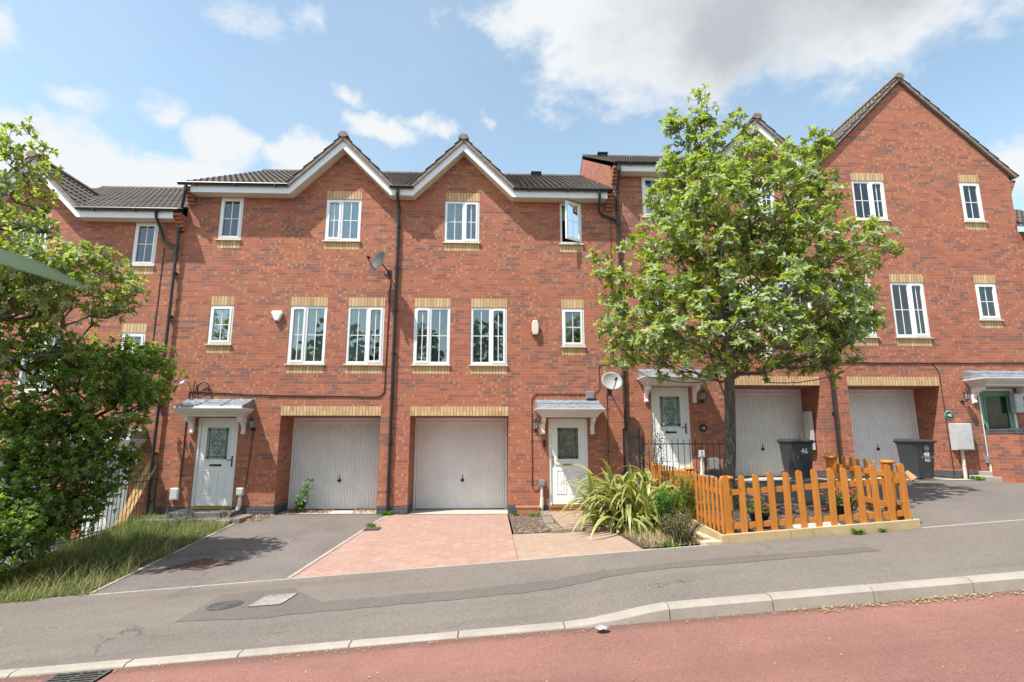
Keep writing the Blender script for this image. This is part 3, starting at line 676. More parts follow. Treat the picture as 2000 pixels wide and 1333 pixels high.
def canopy(root, cx, z, w=1.55, mat='canopy'):
    mb = MB(); rings = []
    for hw, dp, zz in ((.64, .47, 2.165), (.64, .47, 2.20), (.665, .50, 2.215), (.69, .53, 2.255), (.735, .575, 2.275), (.745, .585, 2.31), (.775, .62, 2.325), (.775, .62, 2.35)):
        rings.append([(cx-hw, 0, z+zz), (cx-hw, -dp, z+zz), (cx+hw, -dp, z+zz), (cx+hw, 0, z+zz)])
    mb.loft(rings); c = mb.build('door_canopy', M[mat], root)
    ld = MB(); hw = .745
    ld.loft([[(cx-hw, .0, z+2.352), (cx-hw, -.60, z+2.352), (cx+hw, -.60, z+2.352), (cx+hw, 0, z+2.352)], [(cx-hw, 0, z+2.40), (cx-hw+.01, -.58, z+2.385), (cx+hw-.01, -.58, z+2.385), (cx+hw, 0, z+2.40)],
             [(cx-hw+.0, 0, z+2.49), (cx-hw+.02, -.30, z+2.47), (cx+hw-.02, -.30, z+2.47), (cx+hw, 0, z+2.49)], [(cx-hw, 0, z+2.58), (cx-hw+.01, -.03, z+2.575), (cx+hw-.01, -.03, z+2.575), (cx+hw, 0, z+2.58)]])
    for xx in (cx-.25, cx+.28): ld.tube([(xx, -.59, z+2.39), (xx, -.3, z+2.478), (xx, -.02, z+2.585)], .012, 6)
    ld.tube([(cx-hw, -.30, z+2.478), (cx+hw, -.30, z+2.478)], .009, 6)
    ld.build('lead_roof', M['lead'], c)
    for sx in (-1, 1):
        b = MB(); x = cx+sx*.575
        P = [(-.0, 1.79), (-.055, 1.79), (-.07, 1.82), (-.05, 1.86), (-.06, 1.93), (-.11, 2.0), (-.2, 2.05), (-.3, 2.07), (-.34, 2.11), (-.34, 2.165), (0, 2.165)]
        b.prism([(y, z+zz) for y, zz in P], 'x', x-.035, x+.035); b.prism([(y*.8, z+.0+zz*.995) for y, zz in P[:-2]]+[(-.3, z+2.15), (0, z+2.15)], 'x', x-.043, x+.043)
        b.build('bracket', M['pvc'], c)

GA, GH = 1.485, .27      # gablet apex and foot, metres from the party wall
def house(p, s, W, z, label, kind='gablet', eave_out=True, inner_gutter=True, cfg=None):
    cfg = cfg or {}
    X = lambda u: p+s*u
    def span(a, b): x0, x1 = X(a), X(b); return (min(x0, x1), max(x0, x1))
    XL, XR = span(0, W)
    root = empty('terraced_house', ((XL+XR)/2, 0, z), label, 'house', 'terraced brick houses')
    wn = {'g1': (.35, 1.22, 3.38, 4.80), 'g2': (1.71, 2.58, 3.38, 4.80), 's1': (3.90, 4.45, 3.84, 4.80), 't1': (1.03, 1.89, 6.42, 7.525), 't2': (3.90, 4.45, 6.42, 7.525)}
    ops = [(*span(.34, 2.62), -.5+z, 2.205+z, .95), (*span(3.55, 4.46), .15+z, 2.15+z, .1)]
    for a, b, c, d in wn.values(): ops.append((*span(a, b), c+z, d+z, .09))
    top = 7.60 if kind == 'gablet' else 7.72
    w = MB(); wall_grid(w, XL, XR, -.5+z, top+z, ops, z)
    xa = X(GA)
    if kind == 'gablet':
        h = 8.86-7.60; w.add([(xa-h, 0, top+z), (xa+h, 0, top+z), (xa, 0, top+h+z)], [(0, 1, 2)])
        zr = 10.22
        for xx in (XL+.004, XR-.004):
            w.add([(xx, .0, -.5+z), (xx, 8.4, -.5+z), (xx, 8.4, 7.68+z), (xx, 4.1, zr+z), (xx, 0, 7.80+z)], [(0, 1, 2, 3, 4)], 1)
        w.quad((XL, 8.4, -.5+z), (XR, 8.4, -.5+z), (XR, 8.4, 7.6+z), (XL, 8.4, 7.6+z), 1)
    else:
        xa = (XL+XR)/2; h = (XR-XL)/2
        w.add([(XL, 0, top+z), (XR, 0, top+z), (xa, 0, top+h+z)], [(0, 1, 2)]); w.add([(XL, 9, top+z), (XR, 9, top+z), (xa, 9, top+h+z)], [(0, 2, 1)])
        for xx in (XL+.004, XR): w.quad((xx, 0, -.5+z), (xx, 9, -.5+z), (xx, 9, top+z), (xx, 0, top+z), 1)
        w.quad((XL, 9, -.5+z), (XR, 9, -.5+z), (XR, 9, top+z), (XL, 9, top+z), 1)
    wo = w.build('wall', [M['brick'], M['side']], root)
    # rooms behind the glass: floors and a dark back wall
    rm = MB()
    for zz in (2.6, 5.35): rm.quad((XL+.05, .1, zz+z), (XR-.05, .1, zz+z), (XR-.05, 4, zz+z), (XL+.05, 4, zz+z))
    rm.quad((XL+.05, 1.6, 2.6+z), (XR-.05, 1.6, 2.6+z), (XR-.05, 1.6, 7.6+z), (XL+.05, 1.6, 7.6+z))
    rm.quad((XL+.05, .98, -.3+z), (XR-.05, .98, -.3+z), (XR-.05, .98, 2.5+z), (XL+.05, .98, 2.5+z))
    rm.build('room', M['sage'], root)
    # blue brick plinth
    g0, g1 = span(.34, 2.62); d0, d1 = span(3.55, 4.46); pz = .19+z
    segs = sorted([(XL, g0 if s > 0 else d0), (g1, d0) if s > 0 else (d1, g0), (d1 if s > 0 else g1, XR)])
    for a, b in segs:
        pl = MB(); pl.box(a+.001, b-.001, -.004, .02, -.5+z, pz)
        for xx, sg in ((g0, 1), (g1, -1)):
            if abs(xx-a) < .01 or abs(xx-b) < .01: pl.box(xx, xx+sg*.004, -.003, .84, -.3+z, pz)
        pl.build('plinth', M['blue'], root)
    # buff soldier courses
    for k, (a, b, c, d) in list(wn.items())+[('gar', (.34, 2.62, 0, 2.205))]:
        if k == 't2' and kind == 'gablet': pass
        else:
            l = MB(); q0, q1 = span(a, b); l.box(q0-(0 if k == 'gar' else .0), q1, -.003, .05, d+z+(.0), d+.215+z); l.build('brick_lintel', M['soldier'], root)
        if k != 'gar':
            l = MB(); q0, q1 = span(a, b); l.box(q0, q1, -.003, .05, c-.2+z, c-.013+z); l.build('brick_sill', M['soldier'], root)
    # windows
    ins = cfg.get('inside', {}); opn = cfg.get('open', None)
    for k, (a, b, c, d) in wn.items():
        q0, q1 = span(a, b); two = k in ('g1', 'g2', 't1'); left_open = (k in cfg.get('openers_left', ())) 
        op = (0 if left_open else 1) if two else 0
        split = (.44 if op == 0 else .56) if two else .5
        if opn == k:
            f = window(root, q0, q1, c+z, d+z, 1, None, opened=0)
            hx, hz0, hz1 = q1-.055, c+z+.078, d+z-.052; wd = (q1-q0)-.11; an = R(30)
            hg = MB(); ca, sa = math.cos(an), math.sin(an)
            T = lambda u, v, zz: (hx-u*ca+v*sa, -.01-u*sa-v*ca, zz)
            def bx(mb, u0, u1, v0, v1, za, zb):
                V = [T(u, v, zz) for zz in (za, zb) for u, v in ((u0, v0), (u1, v0), (u1, v1), (u0, v1))]
                mb.add(V, [(0, 1, 2, 3), (7, 6, 5, 4), (0, 4, 5, 1), (1, 5, 6, 2), (2, 6, 7, 3), (3, 7, 4, 0)])
            bx(hg, 0, wd, -.02, .03, hz0, hz0+.05); bx(hg, 0, wd, -.02, .03, hz1-.05, hz1); bx(hg, 0, .05, -.02, .03, hz0+.05, hz1-.05); bx(hg, wd-.05, wd, -.02, .03, hz0+.05, hz1-.05)
            bx(hg, wd/2-.008, wd/2+.008, -.002, .008, hz0+.05, hz1-.05); bx(hg, .05, wd-.05, -.001, .007, (hz0+hz1)/2-.008, (hz0+hz1)/2+.008)
            sh = hg.build('open_casement', M['pvc'], f)
            gp = MB(); bx(gp, .045, wd-.045, .001, .005, hz0+.045, hz1-.045); gp.build('pane', M['glass'], f)
            rb = MB(); rb.quad((q0+.05, .2, d+z-.4), (q1-.05, .2, d+z-.4), (q1-.05, .2, d+z), (q0+.05, .2, d+z)); rb.build('blind', M['blind'], f)
        else: window(root, q0, q1, c+z, d+z, 2 if two else 1, ins.get(k, 'net'), split=split, opener=op)
    g0, g1 = span(.34, 2.62); garage_door(root, g0+.01, g1-.01, .012+z, 2.195+z)
    # recess ceiling trim
    d0, d1 = span(3.55, 4.46); front_door(root, d0, d1, .155+z, 2.145+z, cfg.get('hinge_left', s < 0), *cfg.get('door', ('door', 'frost')), **cfg.get('doorkw', {}))
    canopy(root, X(4.0), z)
    if kind == 'gablet':
        # main roof, split round the gablet
        OX0, OX1 = XL-(cfg.get('outL', 0)), XR+(cfg.get('outR', 0)); Lr = (4.1+.38)/CT
        rf = MB(); ze = 7.70+z; ZT = 9.06+z; half = (9.06-7.70)
        def tmin(q):
            dx = abs(OX0+q-xa); return 0 if dx >= half else (half-dx)/ST
        tiled(rf, (OX0, -.38, ze), (1, 0, 0), (0, CT, ST), (0, -ST, CT), OX1-OX0, tmin, lambda q: Lr)
        zr = ze+Lr*ST; yr = -.38+Lr*CT
        rf.quad((OX0, yr, zr), (OX1, yr, zr), (OX1, yr+Lr*CT, ze), (OX0, yr+Lr*CT, ze))
        r2 = math.sqrt(.5)
        for sg in (-1, 1):
            O = (xa+sg*half, -.36, ze); tiled(rf, O, (0, 1, 0), (-sg*r2, 0, r2), (sg*r2, 0, r2), half/ST*CT+.05, lambda q: max(0, (q*ST/CT-.03))/r2*1.0, lambda q: half/r2)
        ro = rf.build('roof', M['tiles'], root)
        rd = MB(); n = int((OX1-OX0)/.45)
        for i in range(n):
            a = OX0+(OX1-OX0)*i/n; b = OX0+(OX1-OX0)*(i+1)/n-.012
            rd.loft([[(x, yr+.115*math.cos(t_), zr-.03+.105*math.sin(t_)) for t_ in lin(0, math.pi, 8)] for x in (a, b)], closed=False, sm=True)
        rd.build('ridge_tile', M['tiles'], ro)
        rd = MB(); n = 5
        for i in range(n):
            a = -.37+2.7*i/n; b = -.37+2.7*(i+1)/n-.012; k = 1.0 if i else 1.12
            rd.loft([[(xa+.115*k*math.cos(t_), y, ZT-.02+.105*k*math.sin(t_)) for t_ in lin(0, math.pi, 8)]+[(xa, y, ZT-.06)] for y in (a, b)], closed=True, sm=False)
        rd.build('ridge_tile', [M['verge']], ro)
        # mortared verge under the tile edges
        vg = MB()
        for sg in (-1, 1):
            pts = [(xa+sg*half, ze-.005), (xa, ZT-.005), (xa, ZT-.11), (xa+sg*(half-.11), ze-.005)]
            if sg < 0: pts.reverse()
            vg.prism(pts, 'y', -.345, -.293)
        vg.build('verge', M['verge'], ro)
        # boxed eaves: fascia + barge boards following the gablet, soffit under
        lo = [(0, 7.525), (GH, 7.525), (GA, 7.525+GA-GH), (2*GA-GH, 7.525), (W-.17 if cfg.get('corbel', True) else W, 7.525)]
        hi = [(0, 7.70), (GH-.07, 7.70), (GA, 7.70+GA-GH+.07), (2*GA-GH+.07, 7.70), (lo[-1][0], 7.70)]
        fb = MB()
        for i in range(4):
            q = [(X(lo[i][0]), z+lo[i][1]), (X(lo[i+1][0]), z+lo[i+1][1]), (X(hi[i+1][0]), z+hi[i+1][1]), (X(hi[i][0]), z+hi[i][1])]
            if s < 0: q.reverse()
            fb.prism(q, 'y', -.29, -.268)
        fb.build('fascia', M['fascia'], root)
        sf = MB()
        for i in range(4):
            a, b = lo[i], lo[i+1]; xa0, xb0 = X(a[0]), X(b[0])
            sf.loft([[(xa0, -.268, z+a[1]+.004), (xa0, 0, z+a[1]+.004), (xa0, 0, z+a[1]+.02), (xa0, -.268, z+a[1]+.02)], [(xb0, -.268, z+b[1]+.004), (xb0, 0, z+b[1]+.004), (xb0, 0, z+b[1]+.02), (xb0, -.268, z+b[1]+.02)]])
        sf.build('soffit', M['soffit'], root)
        def gutter(u0, u1):
            x0, x1 = span(u0, u1); g = MB()
            g.loft([[(x, -.35+.058*math.cos(t_), z+7.735+.058*math.sin(t_)) for t_ in lin(math.pi, 2*math.pi, 8)]+[(x, -.35+.048*math.cos(t_), z+7.735+.048*math.sin(t_)) for t_ in lin(2*math.pi, math.pi, 8)] for x in (x0, x1)], sm=True)
            x = x0+.4
            while x < x1-.2: g.box(x-.018, x+.018, -.413, -.29, z+7.672, z+7.72); x += .95
            g.build('gutter', M['gutter'], root)
        gutter(2*GA-GH+.02, W+cfg.get('gut_out', .06)); gutter(0 if not cfg.get('inner_end') else -.02, GH+.02)
        # corbelled brick end under the eaves
        if cfg.get('corbel', True):
            cb = MB(); q0, q1 = span(W-.17, W+.0)
            zt = 7.68
            for k in range(5): cb.box(q0, q1, -.29+.058*k, .0, z+zt-.075*(k+1)-(.0 if k else 0), z+zt-.075*k-.008)
            cb.build('corbel', M['side'], root)
    else:
        xm = (XL+XR)/2; half = (XR-XL)/2+.2; ze = 7.655+z+.0; r2 = math.sqrt(.5); zt = ze+half; rf = MB()
        for sg in (-1, 1): tiled(rf, (xm+sg*half, -.09, ze+.02), (0, 1, 0), (-sg*r2, 0, r2), (sg*r2, 0, r2), 9.1, lambda q: 0, lambda q: half/r2, ds=.05)
        ro = rf.build('roof', M['tiles'], root)
        vg = MB()
        for sg in (-1, 1):
            pts = [(xm+sg*half, ze+.015), (xm, zt+.015), (xm, zt-.09), (xm+sg*(half-.105), ze+.015)]
            if sg < 0: pts.reverse()
            vg.prism(pts, 'y', -.075, .03)
        vg.build('verge', M['verge'], ro)
        rd = MB()
        for i in range(20):
            a = -.11+9.1*i/20; b = a+.445; rd.loft([[(xm+.125*math.cos(t_), y, zt+.0+.115*math.sin(t_)) for t_ in lin(0, math.pi, 8)]+[(xm, y, zt-.04)] for y in (a, b)], sm=False)
        rd.build('ridge_tile', M['verge'], ro)
        cb = MB()
        for k in range(5): cb.box(XR, XR+.17-.035*k, -.0, .3, z+7.62-.075*(k+1), z+7.62-.075*k-.006)
        cb.build('corbel', M['side'], root)
    return root

def downpipe(root, x, z_top, z_bot, y=-.05, swan=None, link=None):
    mb = MB(); r = .034
    path = []
    if swan: path = [(x+swan[0], -.35, z_top), (x+swan[0], -.35, z_top-.16), (x, y, z_top-.62)]
    else: path = [(x, -.33, z_top), (x, -.33, z_top-.13), (x, y, z_top-.42)]
    path += [(x, y, z_bot)]
    mb.tube(path[:2], r, 10); mb.tube([path[1], path[2]], r, 10); mb.tube(path[2:], r, 10)
    for q in (path[1], path[2]): mb.lathe((q[0], q[1], q[2]-.04), [(r+.012, 0), (r+.012, .08)], 10)
    zz = path[2][2]-.5
    while zz > z_bot+.3:
        mb.lathe((x, y, zz), [(r+.009, 0), (r+.009, .05)], 10); mb.box(x-.055, x+.055, y+.02, -.002, zz+.005, zz+.045); zz -= 1.05
    if link: mb.tube(link, r, 10); mb.lathe((link[-1][0], link[-1][1], link[-1][2]-.09), [(r+.012, 0), (r+.012, .18)], 10)
    mb.build('downpipe', M['gutter'], root)

hB1 = house(-2.225, -1, 5.225, 0, 'three-storey brick house left of the middle downpipe, with tarmac drive and white shield alarm box', 'gablet',
            cfg=dict(inside={'g1': ('net', 'half'), 'g2': ('blind', 'full'), 's1': ('net', 'half'), 't1': ('net', 'full'), 't2': ('blind', 'roller')}, openers_left=('g2', 't1'), outL=.06, gut_out=.1, doorkw={}))
hB2 = house(-2.225, 1, 5.225, 0, 'brick house in the middle with the open upper window and pink block drive', 'gablet',
            cfg=dict(inside={'g1': ('sage', 'full'), 'g2': ('sage', 'full'), 's1': ('sage', 'half'), 't1': ('blind', 'half'), 't2': None}, openers_left=('g1',), open='t2', door=('door', 'frost2'), gut_out=-.05))  # sage curtains colour these panes like reflected trees
hC = house(8.23, -1, 5.23, ZC, 'brick house behind the whitebeam tree, higher up the street', 'gablet',
           cfg=dict(inside={'g1': ('net', 'slats'), 'g2': ('blind', 'slats'), 's1': 'net', 't1': ('blind', 'full'), 't2': ('net', 'full')}, openers_left=('g1',), gut_out=-.02, doorkw=dict(sticker=True)))
hD = house(8.23, 1, 5.27, ZC, 'brick end house with the large full-width gable and green front door', 'gable',
           cfg=dict(inside={'g1': ('net', 'full'), 'g2': ('blind', 'full'), 's1': ('net', 'half'), 't1': ('blind', 'full'), 't2': ('net', 'half')}, door=('green', 'dkglass')))
hA = house(-12.55, 1, 5.1, ZA, 'brick house at the far left, lowest of the terrace, half hidden by bushes', 'gablet',
           cfg=dict(inside={'g1': 'net', 'g2': 'net', 's1': ('net', 'full'), 't1': 'net', 't2': ('net', 'full')}, gut_out=-.02, door=('door', 'frost')))
downpipe(hB1, -7.56, 7.70, -.1, y=-.09, swan=(.2, 0), link=[(-8.0, -.33, 7.02), (-8.0, -.3, 6.88), (-7.98, -.07, 6.62), (-7.9, -.07, 6.35), (-7.62, -.09, 6.2), (-7.57, -.09, 6.1)])
downpipe(hB2, -2.32, 7.70, .03)
downpipe(hC, 3.13, 7.70+ZC, 1.86, swan=(0, 0), link=[(2.62, -.35, 7.70), (2.62, -.35, 7.52), (2.64, -.09, 7.3), (2.72, -.06, 7.2), (3.02, -.06, 7.08), (3.12, -.06, 7.0)])
downpipe(hD, 8.16, 7.70+ZC, .78)

# sliver of the next house beyond the gable end
nb = empty('terraced_house', (14.6, 0, ZC), 'next brick house up the street, only its edge showing past the big gable', 'house', 'terraced brick houses')
w = MB(); w.box(13.515, 17, .0, 8, ZC-.3, 6.93); w.build('wall', M['brick'], nb)
w = MB(); tiled(w, (13.45, -.3, 6.9), (1, 0, 0), (0, CT, ST), (0, -ST, CT), 3.5, lambda q: 0, lambda q: 4.5); w.build('roof', M['tiles'], nb)
w = MB(); w.box(13.52, 17, -.27, -.25, 6.72, 6.9); w.prism([(13.52, 6.72), (13.7, 6.55), (13.7, 6.72)], 'y', -.27, -.25); w.build('fascia', M['fascia'], nb)
# roof vents peeping over the ridges
for x, z_, lab in ((1.42, 0, 'small ridge vent above the open window'), (-4.9, 0, 'small ridge vent beside the left gablet'), (3.65, ZC, 'ridge vent on the higher roof left of the tree')):
    v = MB(); v.loft([[(x-a, 4.0-b, 10.3+z_+c), (x+a, 4.0-b, 10.3+z_+c), (x+a, 4.25, 10.3+z_+c), (x-a, 4.25, 10.3+z_+c)] for a, b, c in ((.12, .1, -.05), (.12, .1, .03), (.17, .14, .04), (.17, .14, .08))]); v.build('roof_vent', M['black'], hB2 if z_ == 0 and x > -2 else (hB1 if x < 0 else hC))

# ---------------------------------------------------------------- fixtures on the walls
def dish(name, cx, cy, cz, rx, rz, aim, mat, label, arm_to):
    root = empty(name, (cx, cy, cz), label, 'satellite dish', 'satellite dishes on the brick walls')
    n = Vector(aim).normalized(); a = n.cross(Vector((0, 0, 1))).normalized(); b = a.cross(n); mb = MB(); c = Vector((cx, cy, cz)); rings = []
    for k in range(7):
        q = k/6; rings.append([c+a*(rx*q*math.cos(t))+b*(rz*q*math.sin(t))+n*(.07*q*q) for t in lin(0, 2*math.pi, 28)[:-1]])
    for k in range(7):
        q = 1-k/6; rings.append([c+a*((rx+.004)*q*math.cos(t))+b*((rz+.004)*q*math.sin(t))+n*(.07*q*q-.008) for t in lin(0, 2*math.pi, 28)[:-1]])
    mb.loft(rings, sm=True); mb.build('reflector', M[mat], root)
    ar = MB(); f = c+n*.34-b*.08; ar.tube([c-b*rz*.92+n*.06, c-b*rz*.8+n*.2, f-b*.03], .011, 6); ar.build('feed_arm', M['black'], root)
    l = MB(); l.tube([f+n*.03, f-n*.05], [.024, .03], 10); l.build('receiver_head', M['black'], root)
    br = MB(); w = Vector(arm_to); br.tube([c-n*.02, c-n*.08-b*.02, w+Vector((0, -.05, .0)), w], .015, 8); br.box(w.x-.05, w.x+.05, w.y-.012, w.y-.002, w.z-.09, w.z+.09); br.build('wall_bracket', M['iron'], root)
dish('satellite_dish', -2.66, -.36, 5.80, .235, .27, (-.62, -.72, .30), 'dishg', 'dark grey oval satellite dish left of the middle downpipe', (-2.5, -.002, 5.62))
dish('satellite_dish', 2.76, -.36, 2.97, .245, .225, (.10, -.9, .32), 'dishw', 'pale round satellite dish above the right end of the middle porch', (2.78, -.002, 2.8))
def alarm():
    root = empty('alarm_box', (-5.09, 0, 4.54), 'white shield-shaped alarm box on the left house', 'alarm box')
    P = [(-.135, .07), (-.115, .12), (.115, .12), (.135, .07), (.06, -.09), (.035, -.125), (-.035, -.125), (-.06, -.09)]; mb = MB()
    mb.loft([[(-5.09+x*k, y, 4.54+z_*k) for x, z_ in P] for y, k in ((-.002, 1), (-.06, 1), (-.085, .82))]); mb.build('cover', M['white'], root)
    mb = MB(); mb.lathe((-5.09, -.035, 4.405), [(.03, 0), (.025, .03)], 10); mb.build('strobe', M['red'], root)
    root = empty('alarm_box', (1.03, 0, 4.3), 'cream hexagonal alarm box with red edge on the middle house', 'alarm box')
    P = [(-.05, .18), (.05, .18), (.085, .09), (.085, -.09), (.05, -.18), (-.05, -.18), (-.085, -.09), (-.085, .09)][::-1]; mb = MB()
    mb.loft([[(1.03+x*k, y, 4.3+z_*k) for x, z_ in P] for y, k in ((-.045, .94), (-.075, .98), (-.095, .86))][::1]); mb.build('cover', M['cream'], root)
    mb = MB(); mb.loft([[(1.015+x*1.1, y, 4.3+z_*1.0) for x, z_ in P] for y in (-.002, -.044)]); mb.build('base', M['red'], root)
    root = empty('alarm_box', (6.63, 0, 4.35), 'small white box on the wall behind the right tree', 'box')
    mb = MB(); mb.box(6.5, 6.76, -.09, -.002, 3.62, 3.86, 0, bev=.02); mb.build('cover', M['white'], root)
alarm()
def lamp(x, z, label, out=.17):
    root = empty('wall_lamp', (x, 0, z), label, 'wall lamp', 'black lantern lamps beside the front doors')
    m = MB(); m.lathe((x, -.002, z-.04), [(.045, 0), (.045, .012), (.02, .03)], 12, axis='y'); m.tube([(x, -.02, z-.04), (x, -out*.7, z-.07), (x, -out, z-.03)], .012, 8); m.lathe((x, -out, z-.04), [(.02, 0), (.045, .02), (.045, .03)], 8); m.build('bracket', M['black'], root)
    g = MB(); g.lathe((x, -out, z-.01), [(.042, 0), (.06, .15)], 6, sm=False); g.build('lantern_glass', M['frost'], root)
    c = MB(); c.lathe((x, -out, z+.14), [(.078, 0), (.07, .015), (.03, .06), (.012, .075), (.016, .095), (.002, .11)], 6, sm=False)
    for k in range(6):
        a = 2*math.pi*k/6; c.tube([(x+.044*math.cos(a), -out+.044*math.sin(a), z-.012), (x+.063*math.cos(a), -out+.063*math.sin(a), z+.142)], .005, 5)
    c.build('cage', M['black'], root)
lamp(1.03, 1.92, 'black lantern lamp left of the middle porch bracket'); lamp(-5.42, 1.93, 'black lantern lamp right of the left front door'); lamp(11.35, 2.62, 'black lantern lamp beside the green door'); lamp(4.98, 2.6, 'black lantern lamp on the wall between tree trunk and porch')
def wall_box(name, x0, x1, z0, z1, dp, mat, label, cat, extra=None):
    root = empty(name, ((x0+x1)/2, 0, z0), label, cat); m = MB(); m.box(x0, x1, -dp, -.002, z0, z1, 0, bev=.01); m.box(x0+.02, x1-.02, -dp-.006, -dp, z0+.02, z1-.03); m.build('cover', M[mat], root)
    if extra: extra(root)
def pipe_to(x, z0, z1, foot=True, m_='pipe', r=.032):
    def f(root):
        m = MB(); m.tube([(x, -.05, z1), (x, -.05, z0+.32)], r, 10); 
        if foot: m.tube([(x, -.05, z0+.34), (x+.0, -.06, z0+.2), (x-.04, -.1, z0)], r*1.5, 10)
        else: m.tube([(x, -.05, z0+.33), (x, -.05, z0)], r, 10)
        m.build('pipe', M[m_], root)
    return f
wall_box('meter_box', 10.93, 11.36, 1.42, 2.04, .16, 'lgrey', 'large pale meter box on the wall left of the green door', 'meter box', pipe_to(11.14, .72, 1.43, False, 'pipe', .04))
wall_box('cable_box', 11.72, 11.87, 1.12, 1.28, .09, 'grey', 'small grey cable box with cream pipe below beside the green door', 'cable box', pipe_to(11.8, .76, 1.13))
wall_box('cable_box', 1.09, 1.22, .62, .76, .10, 'grey', 'grey cable box on a cream pipe left of the middle door', 'cable box', pipe_to(1.155, .02, .63))
wall_box('cable_box', -5.66, -5.52, .44, .60, .10, 'lgrey', 'white cable box on a cream pipe right of the left door', 'cable box', pipe_to(-5.585, .02, .45))
wall_box('cable_box', 4.82, 4.95, 1.26, 1.42, .08, 'lgrey', 'white cable box beyond the black railing', 'cable box', pipe_to(4.885, .8, 1.27))
wall_box('meter_box', 5.02, 5.26, .98, 1.24, .1, 'grey', 'small grey box low on the wall behind the railing', 'meter box')
wall_box('meter_box', -7.10, -6.93, .35, .60, .1, 'lgrey', 'small pale box low on the wall left of the left door', 'meter box')
wall_box('cable_box', 2.22, 2.40, 2.60, 2.78, .1, 'grey', 'grey junction box sitting on the lead roof of the middle porch', 'cable box')
wall_box('meter_box', 7.68, 7.845, 1.44, 2.34, .0, 'lgrey', 'tall pale meter box inside the recess by the first bin', 'meter box') if False else None
m = MB(); m.box(7.76, 7.845, .35, .62, 1.42, 2.35, 0, bev=.01); tag(m.build('meter_box', M['lgrey']), 'tall pale meter box in the brick recess beside the first wheelie bin', 'meter box')
wall_box('doorbell', 1.205, 1.255, 1.50, 1.66, .03, 'black', 'small black doorbell left of the middle door', 'doorbell')
wall_box('key_box', 12.55, 12.75, 2.3, 2.75, .14, 'lgrey', 'pale box high on the wall right of the green door', 'box')
def plate(x, z, txt, label, face, rim, r=.09):
    root = empty('house_number', (x, 0, z), label, 'house number'); m = MB(); m.lathe((x, -.002, z), [(r*1.25, 0), (r*1.25, .012), (r, .018)], 20, axis='y'); m.build('plate', M[rim], root)
    m = MB(); m.lathe((x, -.019, z), [(r*.9, 0), (r*.9, .004)], 20, axis='y'); m.build('face', M[face], root)
    m = MB(); text_mb(m, txt, r*1.15, lambda u, v, w_: (x+u, -.0245-w_, z-r*.4+v)); m.build('digits', M['white'], root)
plate(10.98, 2.24, '48', 'round number plate with green rim left of the green door', 'black', 'green'); plate(4.98, 1.93, '46', 'black oval number plate between railing and tree trunk', 'black', 'iron', .075)
# cables clipped to the brick
def cable(pts, label, r=.009, mat='cable', y=-.012):
    m = MB(); P = []
    for (a, b), (c, d) in zip(pts, pts[1:]):
        n = max(1, int(math.hypot(c-a, d-b)/.25))
        for i in range(n): P.append((a+(c-a)*i/n+random.uniform(-.004, .004), y, b+(d-b)*i/n+random.uniform(-.008, .008)))
    P.append((pts[-1][0], y, pts[-1][1])); m.tube(P, r, 6); tag(m.build('wall_cable', M[mat]), label, 'cable')
cable([(-6.95, .6), (-6.95, 2.75), (-5.6, 2.68), (-2.62, 2.64), (-2.5, 2.75), (-2.46, 5.5), (-2.62, 5.62)], 'black cable running over the left porch and up beside the middle downpipe', .012)
cable([(1.13, .56), (1.0, .5), (.94, .62), (.94, 2.6), (1.03, 2.72), (2.25, 2.72)], 'thin dark cable looping round the left side of the middle porch', .008)
cable([(2.42, 2.72), (2.55, 2.85), (2.55, 3.4), (2.9, 3.5), (2.95, 7.2)], 'thin cable rising from the grey junction box', .006)
cable([(2.72, 2.75), (2.7, .1)], 'thin dark cable dropping from the pale dish', .006)
cable([(8.3, 3.50), (10.6, 3.50), (13.5, 3.52)], 'black cable strung along the brick above the right garage', .014); cable([(10.75, 3.48), (10.88, 3.3), (10.9, .8)], 'thin cable dropping down the pier beside the right garage', .008)
cable([(-7.9, 6.2), (-7.92, 2.0)], 'thin cable beside the far left downpipe', .008); cable([(-5.43, 1.85), (-5.5, .62)], 'short cable below the lamp of the left door', .008)
def blister():
    m = MB(); m.tube([(-7.02, -.002, 2.98), (-7.02, -.16, 2.99), (-7.02, -.18, 2.90)], .012, 6); m.lathe((-7.02, -.2, 2.86), [(.03, 0), (.055, .03), (.055, .07), (.03, .1)], 10)
    tag(m.build('security_light', M['lgrey']), 'small white sensor light above the left end of the left porch', 'sensor light')
    m = MB(); m.tube([(-6.75, -.01, 2.62)]+[(-6.62+.13*math.cos(a), -.05, 2.80+.16*math.sin(a)) for a in lin(3.6, -1.8, 16)], .014, 6); m.tube([(-6.86, -.03, 2.6), (-6.84, -.03, 3.0)], .012, 6)
    tag(m.build('coiled_cable', M['black']), 'coil of black cable hooked on the wall above the left porch', 'cable')
blister()

